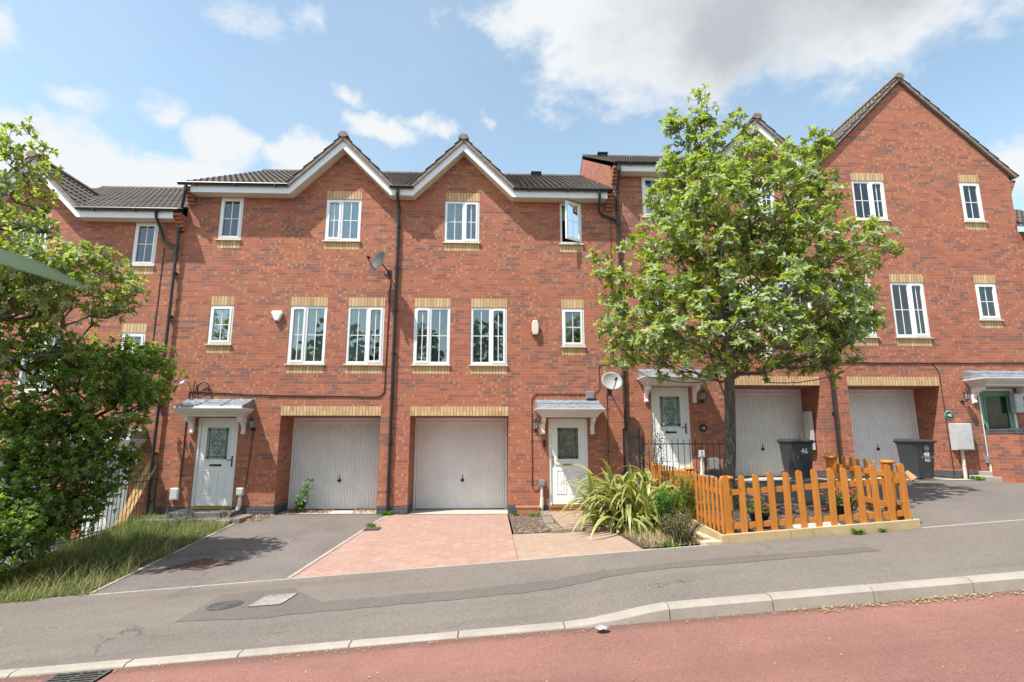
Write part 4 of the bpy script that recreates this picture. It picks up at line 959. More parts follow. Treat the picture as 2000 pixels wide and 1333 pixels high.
# ---------------------------------------------------------------- picket fence
def picket_mesh(hgt, w=.088, th=.018, axis='x'):
    m = MB(); P = [(-w/2, 0), (w/2, 0), (w/2, hgt-w/2)]+[(w/2*math.cos(a), hgt-w/2+w/2*math.sin(a)) for a in lin(0, math.pi, 10)[1:-1]]+[(-w/2, hgt-w/2)]
    if axis == 'x': m.prism(P, 'y', -th/2, th/2)
    else: m.prism([(x, z) for x, z in P], 'x', -th/2, th/2)
    return m
def picket_fence():
    root = empty('picket_fence', (4.6, -4.4, .35), 'orange stained picket fence round the flower bed', 'fence')
    def copy_at(src, loc, rot=(0, 0, 0)):
        o = src if not src.get('u') else src.copy()
        if src.get('u'): COL.objects.link(o)
        src['u'] = 1; o.parent = root; o.location = Vector(loc)-root.location; o.rotation_euler = rot
        return o
    protoX = picket_mesh(.79).build('picket', M['fence']); protoY = picket_mesh(.80, .072, axis='y').build('picket', M['fence'])
    X0, X1, Yf = 3.31, 5.88, -5.07; n = 13
    base = lambda x: .069*x+.085
    for i in range(n):
        x = X0+(X1-X0)*i/(n-1); copy_at(protoX, (x, Yf-.02, base(x)+.03+random.uniform(-.008, .008)), (random.uniform(-.01, .01), random.uniform(-.022, .022), 0))
    n = 22                                    # left side, running back to the railing
    for i in range(n):
        y = -4.99+(3.4)*i/(n-1); z = .33+.4*i/(n-1)*.28; o = copy_at(protoY, (3.27, y, z+random.uniform(-.008, .008)), (random.uniform(-.02, .02), 0, 0)); o.scale = (1, 1, (1.215+.03*math.sin(i)-z)/.9 if False else .96)
    n = 9                                     # right side
    for i in range(n):
        y = -4.93+1.45*i/(n-1); copy_at(protoY, (5.955, y, .52+.012*i+random.uniform(-.01, .01)), (random.uniform(-.02, .02), 0, 0))
    protoX.name = 'picket'
    for z in (.09, .545):
        m = MB(); m.loft([[(X0-.03, Yf, base(X0)+z), (X0-.03, Yf+.03, base(X0)+z), (X0-.03, Yf+.03, base(X0)+z+.075), (X0-.03, Yf, base(X0)+z+.075)], [(X1+.06, Yf, base(X1)+z), (X1+.06, Yf+.03, base(X1)+z), (X1+.06, Yf+.03, base(X1)+z+.075), (X1+.06, Yf, base(X1)+z+.075)]]); m.build('rail', M['fenceh'], root)
    for xx, ya, yb, za, zb in ((3.285, -4.99, -1.6, .33, .45), (5.90, -4.99, -3.45, .54, .63)):
        for z in (.09, .535):
            m = MB(); m.loft([[(xx, ya, za+z), (xx, ya, za+z+.075), (xx+.03, ya, za+z+.075), (xx+.03, ya, za+z)], [(xx, yb, zb+z), (xx, yb, zb+z+.075), (xx+.03, yb, zb+z+.075), (xx+.03, yb, zb+z)]]); m.build('rail', M['fence'], root)
    for x, y, zt in ((3.40, -4.90, 1.10), (3.37, -3.45, 1.16), (5.84, -4.86, 1.32), (5.88, -3.38, 1.35), (3.36, -1.62, 1.14)):
        m = MB(); m.box(x-.045, x+.045, y-.045, y+.045, G(x, y)-.15, zt-.04, 0, bev=.004); m.box(x-.052, x+.052, y-.052, y+.052, zt-.09, zt-.06); p = m.build('post', M['fence'], root)
        c = MB(); c.loft([[(x+r*math.cos(a), y+r*math.sin(a), zt+dz) for a in lin(0, 2*math.pi, 20)[:-1]] for r, dz in ((.05, -.04), (.085, -.028), (.098, -.012), (.098, .0), (.08, .016), (.03, .024))], sm=True); c.build('post_cap', M['fence'], p)
picket_fence()
def boards():
    m = MB()
    for a, b in ((3.23, 4.15), (4.157, 5.1), (5.107, 6.0)):
        m.loft([[(x, -5.15, .069*x-.05), (x, -5.10, .069*x-.05), (x, -5.10, .069*x+.125), (x, -5.14, .069*x+.13), (x, -5.15, .069*x+.12)] for x in (a, b)])
    tag(m.build('gravel_board', M['board']), 'long sandy concrete edging board under the front of the picket fence', 'edging board')
    m = MB(); m.loft([[(3.19, y, G(3.3, y)-.2), (3.235, y, G(3.3, y)-.2), (3.235, y, z), (3.19, y, z)] for y, z in ((-5.14, .33), (-1.5, .50))]); tag(m.build('gravel_board', M['board']), 'sandy edging board under the left side of the picket fence', 'edging board')
    m = MB(); m.loft([[(5.965, y, G(6.2, y)-.2), (6.005, y, G(6.2, y)-.2), (6.005, y, z), (5.965, y, z)] for y, z in ((-5.09, .535), (-3.3, .66))]); tag(m.build('gravel_board', M['board']), 'short edging board under the right side of the picket fence', 'edging board')
    for k, (ya, yb, zz) in enumerate(((-5.13, -4.22, .245), (-4.21, -3.4, .33), (-3.39, -2.7, .42))):
        m = MB(); m.loft([[(2.90, y, zz-.18), (3.185, y, zz-.18), (3.185, y, zz+.01), (2.90, y, zz)] for y in (ya, yb)]); o = m.build('stone_slab', M['slab'])
        tag(o, ('cream stone slab nearest the pavement beside the fence', 'middle cream stone slab beside the fence', 'cream stone slab farthest up beside the fence')[k], 'slab', 'cream slabs beside the fence')
boards()

# ---------------------------------------------------------------- iron railings
def railing(pts, hgt, label, step=.11, finial=True, posts=True, rails=(.1, .9)):
    root = empty('iron_railing', pts[0], label, 'railing', 'black iron railings')
    bars = 0
    for (a, b) in zip(pts, pts[1:]):
        A, B = Vector(a), Vector(b); L = (B-A).length; n = int(L/step)
        for z in rails:
            m = MB(); m.tube([A+Vector((0, 0, z*hgt)), B+Vector((0, 0, z*hgt))], .011, 6); m.build('rail', M['iron'], root)
        for i in range(1, n):
            P = A+(B-A)*i/n; m = MB(); m.tube([P+Vector((0, 0, .02)), P+Vector((0, 0, hgt))], .0072, 6)
            if finial: m.lathe(tuple(P+Vector((0, 0, hgt))), [(.006, 0), (.016, .012), (.016, .022), (.004, .045)], 8)
            m.build('bar', M['iron'], root)
    if posts:
        for q in pts:
            m = MB(); m.box(q[0]-.022, q[0]+.022, q[1]-.022, q[1]+.022, q[2]-.1, q[2]+hgt+.05); m.build('post', M['iron'], root)
railing([(3.06, -.12, .76), (3.06, -1.45, .72)], 1.10, 'black iron railing seen edge-on between the middle and right houses', .075, False)
railing([(3.13, -1.47, .72), (4.85, -1.47, .72)], .94, 'black iron railing with plain bars in front of the door behind the tree', .115, False, True, (.12, .9))
railing([(-7.40, -.15, -.08), (-7.40, -3.2, -.22)], .98, 'black iron railing with ball tops half hidden by the left shrub', .11)

# ---------------------------------------------------------------- wheelie bins
def wheelie_bin(x, y, z, num, label, sub=None, logo=False):
    root = empty('wheelie_bin', (x, y, z), label, 'wheelie bin', 'dark grey wheelie bins')
    m = MB(); rings = []
    for zz, hw, f, b in ((.05, .225, -.255, .25), (.12, .235, -.265, .27), (.5, .262, -.31, .31), (.92, .285, -.345, .345), (.955, .30, -.36, .36), (.985, .30, -.36, .36)):
        r = .03; rings.append([(x-hw+r, y+f, z+zz), (x+hw-r, y+f, z+zz), (x+hw, y+f+r, z+zz), (x+hw, y+b, z+zz), (x-hw, y+b, z+zz), (x-hw, y+f+r, z+zz)])
    m.loft(rings)
    for sx in (-1, 1): m.loft([[(x+sx*.15-.012, y-.262, z+.14), (x+sx*.15+.012, y-.262, z+.14), (x+sx*.15+.012, y-.29, z+.14), (x+sx*.15-.012, y-.29, z+.14)], [(x+sx*.15-.012, y-.29, z+.6), (x+sx*.15+.012, y-.29, z+.6), (x+sx*.15+.012, y-.325, z+.6), (x+sx*.15-.012, y-.325, z+.6)]])
    if not logo: m.tube([(x-.15, y-.315, z+.55), (x-.12, y-.322, z+.61), (x+.12, y-.322, z+.61), (x+.15, y-.315, z+.55)], .012, 6)
    m.build('body', M['bin'], root)
    l = MB(); l.loft([[(x-a, y-b, z+c), (x+a, y-b, z+c), (x+a, y+.40, z+c+d), (x-a, y+.40, z+c+d)] for a, b, c, d in ((.315, .385, .965, .01), (.325, .395, .985, .01), (.325, .395, 1.005, .012), (.27, .33, 1.035, .035), (.25, .3, 1.04, .04))])
    l.box(x-.2, x+.2, y-.43, y-.39, z+.985, z+1.005); l.build('lid', M['bin'], root)
    h = MB(); h.tube([(x-.24, y+.34, z+.93), (x-.24, y+.44, z+1.0), (x+.24, y+.44, z+1.0), (x+.24, y+.34, z+.93)], .016, 8); h.build('handle', M['bin'], root)
    for sx in (-1, 1):
        w_ = MB(); w_.lathe((x+sx*.255-.03, y+.27, z+.105), [(.03, -.01), (.1, 0), (.105, .012), (.105, .048), (.1, .06), (.03, .07)], 20, axis='x'); w_.build('wheel', M['black'], root)
    def on(u, v, w__): zz = .45+v; return (x+u+.03, y-.31-(zz-.5)*.082-.006-w__, z+zz)
    p = MB(); text_mb(p, num, .19 if not logo else .155, lambda u, v, w__: on(u, v+(.24 if not logo else .16), w__), bold=.004)
    if sub: text_mb(p, sub, .11, lambda u, v, w__: on(u+.02, v+.02, w__), bold=.001); p.add([on(-.15, .135, .0), on(.19, .135, 0), on(.19, .143, 0), on(-.15, .143, 0)], [(0, 1, 2, 3)])
    if logo:
        for k in range(5):
            a = math.pi/2+2*math.pi*k/5; cx, cz = .035*math.cos(a), .035*math.sin(a)
            p.tube([on(cx*1.15+.026*math.cos(b)+.01, cz*1.15+.026*math.sin(b)+.37, .002) for b in lin(0, 2*math.pi, 12)], .0065, 4)
        p.add([on(-.03, .305, 0), on(.05, .305, 0), on(.05, .313, 0), on(-.03, .313, 0)], [(0, 1, 2, 3)])
    p.build('printed_number', M['print_'], root); root.scale = (.85, .85, .87)
wheelie_bin(7.06, -.20, ZC+.012, '46', 'dark wheelie bin with a large white 46, in front of the garage behind the tree')
wheelie_bin(9.93, -.16, ZC+.012, '48', 'dark wheelie bin marked 48 with a flower emblem, right of the brick pier', 'RD', True)

# ---------------------------------------------------------------- low brick wall, steps, small things on the ground
def low_wall():
    root = empty('low_wall', (12.1, -1.0, .7), 'low red brick wall with dark brick coping at the right edge', 'wall')
    m = MB(); m.box(11.28, 11.5, -1.2, -.62, .4, 1.79); m.box(11.281, 13.6, -1.42, -1.201, .4, 1.79); m.build('brickwork', M['side'], root)
    m = MB(); m.box(11.27, 11.51, -1.195, -.61, 1.79, 1.895); m.box(11.27, 13.6, -1.43, -1.197, 1.79, 1.895); m.build('coping', brick_mat('coping_brick', blue=True, mort=(.3, .28, .25)), root)
low_wall()
def steps():
    m = MB(); m.box(11.25, 12.6, -.85, -.01, .6, .84, 0, bev=.01); m.box(11.5, 12.6, -.5, -.012, .84, .93, 0, bev=.01); tag(m.build('door_step', M['edging']), 'two pale stone steps below the green door', 'step')
    m = MB(); m.box(-7.2, -5.35, -.95, -.005, -.2, .035, 0, bev=.012); m.box(-6.85, -5.55, -.55, -.004, .035, .13, 0, bev=.012); tag(m.build('door_step', M['dkslab']), 'dark concrete step slab below the left front door', 'step')
    m = MB(); m.box(3.55, 4.9, -.8, -.01, .6, .87, 0, bev=.01); tag(m.build('door_step', M['edging']), 'step below the door behind the railing', 'step')
    # worn timber sleepers down the side of the path
    for k, (xa, ya, xb, yb, z_, lab) in enumerate(((1.18, -.3, 1.17, -1.1, .10, 'weathered timber sleeper nearest the middle door'), (1.17, -1.15, 1.10, -2.1, .09, 'middle weathered timber sleeper along the path'), (1.12, -2.15, 1.18, -3.0, .085, 'weathered timber sleeper nearest the tan paving'))):
        m = MB(); m.loft([[(xa-.10, ya, z_-.14), (xa-.10, ya, z_), (xa+.10, ya, z_+.008), (xa+.10, ya, z_-.14)], [(xb-.10, yb, z_-.14), (xb-.10, yb, z_), (xb+.10, yb, z_+.01), (xb+.10, yb, z_-.14)]]); tag(m.build('timber_sleeper', M['sleeper']), lab, 'sleeper', 'timber sleepers beside the path')
    m = MB(); m.box(-5.3, -5.15, -1.0, -.3, -.08, .06, 0, bev=.01); m.box(-5.6, -5.3, -1.1, -.98, -.08, .03); tag(m.build('timber_sleeper', M['sleeper']), 'broken dark timber edging beside the left door step', 'sleeper')
    root = empty('planter', (.83, -.2, .0), 'terracotta coloured trough below the wall left of the middle door', 'planter')
    m = MB(); m.loft([[(.83-a, -.2-b, z_), (.83+a, -.2-b, z_), (.83+a, -.2+b, z_), (.83-a, -.2+b, z_)] for a, b, z_ in ((.23, .09, .02), (.255, .11, .17), (.27, .12, .17), (.27, .12, .20), (.245, .1, .2), (.24, .1, .16))]); m.build('trough', M['terra'], root)
    # planks leaning in the corner behind the left railing
    for k, (xa, xb, zt, lab) in enumerate(((-8.0, -7.62, 1.15, 'bare timber plank leaning left of the far left downpipe'), (-7.9, -7.52, 1.1, 'second bare plank leaning beside the far left downpipe'))):
        m = MB(); m.loft([[(xa-.05, -.75, -.66), (xa+.05, -.75, -.66), (xa+.05, -.72, -.66), (xa-.05, -.72, -.66)], [(xb-.05, -.05, zt), (xb+.05, -.05, zt), (xb+.05, -.02, zt), (xb-.05, -.02, zt)]]); tag(m.build('timber_plank', M['stake']), lab, 'plank', 'planks leaning in the left corner')
    # white plastic oddments: fallen cone beside the second bin
    m = MB(); m.tube([(9.3, -.6, .95), (9.38, -.7, .78)], [.05, .09], 10); tag(m.build('clay_pot', M['terra']), 'clay pot lying beside the base of the second bin', 'pot')
steps()
def covers():
    def polyplate(name, pts, dz, mat, label, cat, ribs=0, h=None, rim=None, lift=.004):
        root = empty(name, (pts[0][0], pts[0][1], G(*pts[0])), label, cat)
        m = MB(); V = [(x, y, G(x, y, h)+dz) for x, y in pts]; m.add(V, [(0, 1, 2, 3)])
        A, B, C_, D = [Vector(v) for v in V]; m.build('plate', M[mat], root)
        r = MB()
        for i in range(ribs):
            a = (i+.35)/ribs; b = (i+.65)/ribs; up = Vector((0, 0, lift))
            r.add([A.lerp(B, a)+up, A.lerp(B, b)+up, D.lerp(C_, b)+up, D.lerp(C_, a)+up], [(0, 1, 2, 3)])
        if rim:
            e = .03; up = Vector((0, 0, lift+.002))
            for p, q, s_, t_ in ((A, B, D, C_), (B, C_, A, D), (C_, D, B, A), (D, A, C_, B)):
                r.add([p+up, q+up, q.lerp(t_, .06)+up, p.lerp(s_, .06)+up], [(0, 1, 2, 3)])
        r.build('ribs', M[rim or mat], root)
        return root
    polyplate('inspection_cover', [(-4.86, -4.08), (-4.22, -4.30), (-3.92, -3.86), (-4.5, -3.62)], .005, 'rust', 'rusty red inspection cover set in the left tarmac driveway', 'cover', 16, 0, 'debris')
    polyplate('inspection_cover', [(-2.66, -6.42), (-2.3, -6.42), (-2.26, -5.98), (-2.62, -5.98)], .008, 'covg', 'pale grey square inspection cover in the pavement', 'cover', 7, None, 'covg')
    polyplate('inspection_cover', [(-2.42, -1.98), (-2.12, -1.98), (-2.12, -1.7), (-2.42, -1.7)], .02, 'iron2', 'small black square cover at the top edge of the pink driveway', 'cover', 4, 0)
    root = empty('inspection_cover', (-2.98, -6.24, -.2), 'round dark cast iron cover in the pavement', 'cover'); m = MB(); ring = [(-2.98+.19*math.cos(a), -6.24+.19*math.sin(a)) for a in lin(0, 2*math.pi, 28)[:-1]]
    m.add([(x, y, G(x, y)+.009) for x, y in ring], [tuple(range(28))]); m.build('plate', M['iron2'], root); m = MB()
    for rr in (.05, .1, .15): m.tube([(-2.98+rr*math.cos(a), -6.24+rr*math.sin(a), G(-2.98+rr*math.cos(a), -6.24)+.009) for a in lin(0, 2*math.pi, 24)], .006, 4)
    m.build('ribs', M['iron2'], root)
    root = empty('drain_grate', (-3.25, -8.1, -.25), 'black iron gully grate in the red road beside the kerb', 'drain grate'); m = MB(); zz = lambda x, y: G(x, y)+.006
    x0, x1, y0, y1 = -3.50, -3.06, -8.40, -7.97
    V = [(x0, y0), (x1, y0), (x1, y1), (x0, y1)]; m.add([(x, y, zz(x, y)) for x, y in V], [(0, 1, 2, 3)]); m.build('gully', M['dark'], root); m = MB()
    for i in range(9):
        y = y0+(y1-y0)*(i+.5)/9; m.add([(x, y+d, zz(x, y)+.008) for x, d in ((x0, -.012), (x1, -.012), (x1, .012), (x0, .012))], [(0, 1, 2, 3)])
    for a, b, c, d in ((x0, x0+.03, y0, y1), (x1-.03, x1, y0, y1), (x0, x1, y0, y0+.03), (x0, x1, y1-.03, y1), ((x0+x1)/2-.012, (x0+x1)/2+.012, y0, y1)): m.add([(x, y, zz(x, y)+.010) for x, y in ((a, c), (b, c), (b, d), (a, d))], [(0, 1, 2, 3)])
    m.build('grate', M['iron2'], root)
    m = MB(); P = []
    for i in range(6):
        for j in range(10):
            a = 2*math.pi*j/10; r = .055*math.sin(math.pi*(i+.4)/6.2)*random.uniform(.7, 1.25); P.append((.93+(i-2.5)*.022, -8.07+r*math.cos(a), .062+.02+r*.28*math.sin(a)*random.uniform(.5, 1.2)))
    m.loft([P[10*i:10*i+10] for i in range(6)]); tag(m.build('crushed_can', M['foil']), 'crushed silver can lying in the road by the kerb', 'can')
covers()

# ---------------------------------------------------------------- foliage
def leaves(C, D, Nn, L, W, fold=.25):
    """C bases, D directions, Nn leaf normals -> vertices, quads (one folded six-point leaf each)"""
    n = len(C); D = D/np.linalg.norm(D, axis=1)[:, None]; S_ = np.cross(D, Nn); S_ /= np.maximum(1e-6, np.linalg.norm(S_, axis=1))[:, None]; U = np.cross(S_, D)
    L = L[:, None]; W = W[:, None]
    P = [C, C+D*L*.3+S_*W*.42+U*W*fold, C+D*L*.68+S_*W*.40+U*W*fold*.8, C+D*L-U*L*.10, C+D*L*.68-S_*W*.40+U*W*fold*.8, C+D*L*.3-S_*W*.42+U*W*fold]
    V = np.stack(P, axis=1).reshape(-1, 3); b = (np.arange(n)*6)[:, None]
    F = np.concatenate([b+np.array([[0, 3, 2, 1]]), b+np.array([[0, 5, 4, 3]])], axis=1).reshape(-1, 4)
    return V, F
def unit(n): v = RN.normal(size=(n, 3)); return v/np.linalg.norm(v, axis=1)[:, None]
def grow(trunk, blobs, n, rad, seed=1, up=.35, twig=.006):
    """skeleton growing from the trunk to clump points spread through the blobs (cx,cy,cz,rx,ry,rz,weight)"""
    rn = np.random.RandomState(seed); pts = []; w = np.array([b[6] for b in blobs]); w = w/w.sum()
    for k in rn.choice(len(blobs), n, p=w):
        b = blobs[k]; v = rn.normal(size=3); v /= np.linalg.norm(v); r = rn.uniform(.25, 1)**.5; pts.append((b[0]+b[3]*v[0]*r, b[1]+b[4]*v[1]*r, b[2]+b[5]*v[2]*r))
    pts = np.array(pts); nodes = [np.array(p) for p in trunk]; par = [-1]+list(range(len(trunk)-1)); core = nodes[-1]
    order = np.argsort(np.linalg.norm(pts-np.array(trunk[len(trunk)*2//3]), axis=1)); tips = []
    low = len(trunk)//3
    for i in order:
        p = pts[i]; N_ = np.array(nodes); d = np.linalg.norm(N_-p, axis=1)+np.where(N_[:, 2] > p[2]-.05, 1.2, 0)+np.where(np.arange(len(N_)) < low, 3, 0)
        j = int(np.argmin(d)); q = nodes[j]; m = max(2, int(np.linalg.norm(p-q)/.22)); prev = j
        side = rn.normal(size=3)*.06*np.linalg.norm(p-q)
        for k in range(1, m+1):
            t_ = k/m; c = q+(p-q)*t_; c = c+side*math.sin(math.pi*t_)+np.array([0, 0, -up*.25*math.sin(math.pi*t_)*np.linalg.norm(p-q)]); nodes.append(c); par.append(prev); prev = len(nodes)-1
        tips.append(prev)
    cnt = np.zeros(len(nodes))
    for t_ in tips:
        k = t_
        while k >= 0: cnt[k] += 1; k = par[k]
    rr = twig*np.maximum(cnt, 1)**.46; nt = len(trunk)
    for k in range(nt): rr[k] = max(rr[k] if k > nt-3 else 0, rad*(1-.55*k/nt))
    mb = MB(); 
    mb.tube(trunk, [rr[k] for k in range(nt)], 12)
    kids = {}
    for i, p in enumerate(par):
        if i >= nt: kids.setdefault(p, []).append(i)
    for s0, ch in list(kids.items()):
        for c in ch:
            if s0 < nt or kids.get(s0, [None])[0] != c:
                path = [s0, c]; k = c
                while k in kids: k = kids[k][0]; path.append(k)
                mb.tube([nodes[q] for q in path], [min(rr[q], rr[path[1]]) for q in path], 5 if rr[c] < .02 else 7, caps=False)
    return mb, np.array(nodes), np.array(tips), np.array(par)
def crown(tips, nodes, par, per, Lr, spread, seed=3, droop=.0, ros=6, ratio=.5, updir=.5, lower=None):
    """rosettes of leaves on short twigs round every clump point"""
    rn = np.random.RandomState(seed); C = []; D = []; Nn = []; L = []; tw = MB()
    for t_ in tips:
        p = nodes[t_]; back = nodes[par[t_]]; ax = p-back; ax /= max(1e-6, np.linalg.norm(ax))
        for k in range(rn.poisson(per)+1):
            v = rn.normal(size=3); v /= np.linalg.norm(v); v = v*.9+ax*.5+np.array([0, 0, updir*.6]); v /= np.linalg.norm(v); ln = spread*rn.uniform(.25, 1)
            q = p+v*ln; tw.tube([p, (p+q)/2+np.array([0, 0, -.02]), q], [.005, .004, .003], 3, caps=False)
            for j in range(rn.randint(ros-2, ros+3)):
                a = 2.4*j+rn.uniform(0, .6); e1 = np.cross(v, [0.3, .1, 1.]); e1 /= max(1e-6, np.linalg.norm(e1)); e2 = np.cross(v, e1)
                rad_ = e1*math.cos(a)+e2*math.sin(a); d = rad_*.85+v*rn.uniform(.1, .8)+np.array([0, 0, -droop*rn.uniform(0, 1)]); back_ = rn.uniform(0, .35)*ln
                C.append(q-v*back_*(j/ros)); D.append(d); nn = v*.9+np.array([0, 0, .5])+rn.normal(size=3)*.3; Nn.append(nn); L.append(rn.uniform(*Lr))
    C, D, Nn, L = map(np.array, (C, D, Nn, L)); V, F = leaves(C, D, Nn, L, L*ratio*RN.uniform(.85, 1.15, len(L))); return V, F, tw
def tree(name, label, cat, trunk, blobs, n, rad, per, Lr, spread, leafm, barkm, seed, group=None, **kw):
    root = empty(name, trunk[0], label, cat, group)
    mb, nodes, tips, par = grow(trunk, blobs, n, rad, seed, kw.pop('up', .35), .0042); V, F, tw = crown(tips, nodes, par, per, Lr, spread, seed+5, **kw)
    mb.build('trunk', M[barkm], root); tw.build('twigs', M[barkm], root)
    fast_mesh('crown', V, F, M[leafm], root, off=root.location); return root
# the young whitebeam in the picket bed
tree('whitebeam_tree', 'young leafy whitebeam tree growing behind the picket fence', 'tree',
     [(4.08, -3.3, .35), (4.1, -3.3, .9), (4.17, -3.3, 1.5), (4.22, -3.28, 2.1), (4.27, -3.25, 2.7), (4.3, -3.25, 3.4), (4.3, -3.2, 4.2), (4.3, -3.2, 5.1), (4.25, -3.2, 6.0)],
     [(4.4, -3.25, 4.9, 2.0, 1.8, 1.7, 4.2), (4.3, -3.2, 3.7, 2.4, 1.9, 1.0, 2.6), (4.6, -3.25, 5.7, 1.8, 1.5, 1.4, 2.4), (5.8, -3.5, 4.7, 1.3, 1.2, 1.4, 1.2), (2.9, -3.2, 3.7, .9, 1.2, .95, .8),
      (3.6, -3.2, 7.0, .35, .4, .9, .45), (4.1, -3.2, 7.6, .25, .3, .8, .4), (4.8, -3.2, 7.1, .5, .4, .75, .5), (4.2, -3.3, 3.1, 2.1, 1.6, .45, 1.1), (6.0, -3.3, 6.6, .6, .5, .85, .5), (6.8, -3.3, 5.1, .6, .6, .5, .35), (2.2, -3.3, 4.4, .4, .5, .7, .25), (6.0, -3.2, 3.3, .7, .7, .6, .5), (6.4, -3.3, 3.9, .7, .7, .7, .35)],
     900, .115, 4.8, (.08, .128), .25, 'leafA', 'bark', 21)
# left edge: a bigger whitebeam limb over a dark bushy shrub
tree('whitebeam_tree', 'broad whitebeam tree at the left edge, above the darker shrub', 'tree',
     [(-8.3, -4.7, -.5), (-8.25, -4.7, .4), (-8.2, -4.7, 1.3), (-8.1, -4.7, 2.2), (-8.0, -4.7, 3.1), (-7.9, -4.7, 3.9), (-7.8, -4.7, 4.6)],
     [(-7.6, -4.8, 4.2, 1.5, 1.2, .8, 3.2), (-6.4, -4.6, 3.9, 1.0, .9, .55, 2.0), (-7.9, -4.8, 5.2, .9, .8, .8, 1.1), (-7.3, -4.8, 5.9, .3, .3, .5, .25), (-6.9, -4.8, 5.5, .3, .3, .4, .2), (-7.5, -4.6, 3.3, 1.3, .9, .7, 1.6), (-9.5, -4.6, 4.3, 1.5, 1.2, 1.6, 1.6)],
     460, .1, 4.4, (.065, .11), .25, 'leafA', 'bark', 33)
tree('shrub', 'dark green bushy shrub filling the left edge in front of the iron railing', 'shrub',
     [(-7.55, -3.9, -.3), (-7.5, -3.88, .3), (-7.48, -3.85, .9), (-7.4, -3.8, 1.5), (-7.35, -3.8, 2.1)],
     [(-7.3, -3.9, 2.4, 1.15, .9, .8, 2.6), (-6.35, -3.9, 2.6, .85, .7, .55, 1.5), (-6.0, -3.9, 2.0, .55, .6, .3, .5), (-7.9, -4.0, 1.5, .9, .8, .9, 2.2), (-7.0, -3.9, 1.5, .55, .7, .75, 1.2), (-7.3, -4.4, .35, 1.0, .7, .7, 3.0), (-6.7, -4.0, .9, .5, .5, .6, .9), (-7.9, -3.8, 3.2, .9, .8, .5, 1.0), (-5.75, -3.7, 2.6, .5, .5, .5, .9), (-6.5, -4.0, 1.5, .6, .5, .5, 1.0), (-6.9, -4.5, .3, .6, .5, .5, 1.2), (-7.7, -1.6, 3.3, .75, .5, .55, .8), (-7.45, -.9, 3.0, .5, .35, .65, 1.1), (-6.5, -3.4, 1.3, .6, .4, .6, 1.3), (-6.7, -3.6, .6, .55, .4, .5, 1.1)],
     1100, .05, 3.6, (.05, .082), .24, 'leafB', 'bark2', 44, ratio=.62, ros=7)

def strappy():
    root = empty('phormium_plant', (2.5, -2.7, .07), 'large strappy green and cream plant spilling over the paving', 'plant', None)
    rn = np.random.RandomState(5); V = []; F = []; MI = []
    def blade(o, az, el, L, w, droop, twist):
        n = 9; p = np.array(o, float); d = np.array([math.cos(az)*math.cos(el), math.sin(az)*math.cos(el), math.sin(el)]); b0 = len(V)
        side = np.array([-math.sin(az), math.cos(az), 0])
        for i in range(n+1):
            t = i/n; ww = w*(.75+.5*math.sin(math.pi*min(1, t*1.1)))*(1-t**4) + .0015; s_ = side*math.cos(twist*t)+np.array([0, 0, 1])*math.sin(twist*t)*.8; up = np.cross(d, s_)
            for q, k in ((-1, .35), (-.72, .22), (0, 0), (.72, .22), (1, .35)): V.append(p+s_*ww*q-up*ww*k*.0+np.array([0, 0, 1])*ww*k*.8)
            p = p+d*L/n; d = d+np.array([0, 0, -droop*(.25+1.6*t)/n]); 
            if p[2] < G(p[0], p[1])+.03: d[2] = max(d[2], .02)
            d /= np.linalg.norm(d)
        for i in range(n):
            for k in range(4):
                a = b0+5*i+k; F.append((a, a+1, a+6, a+5)); MI.append(1 if k in (0, 3) else 0)
    for i in range(230):
        az = rn.uniform(0, 2*math.pi); o = (2.52+rn.normal()*.26+.1*math.cos(az), -2.85+rn.normal()*.2, .1); el = rn.uniform(.6, 1.35); L = rn.uniform(1.05, 1.75)
        blade(o, az, el, L, rn.uniform(.028, .042), rn.uniform(2.2, 4.2), rn.uniform(-.7, .7))
    for i in range(4): blade((2.5+rn.normal()*.15, -2.7+rn.normal()*.15, .1), rn.uniform(1.2, 4.5), rn.uniform(1.15, 1.4), rn.uniform(1.0, 1.3), .03, .6, .2)
    fast_mesh('leaves', V, F, [M['strap'], M['strapm']], root, mi=MI, smooth=True, off=root.location)
strappy()
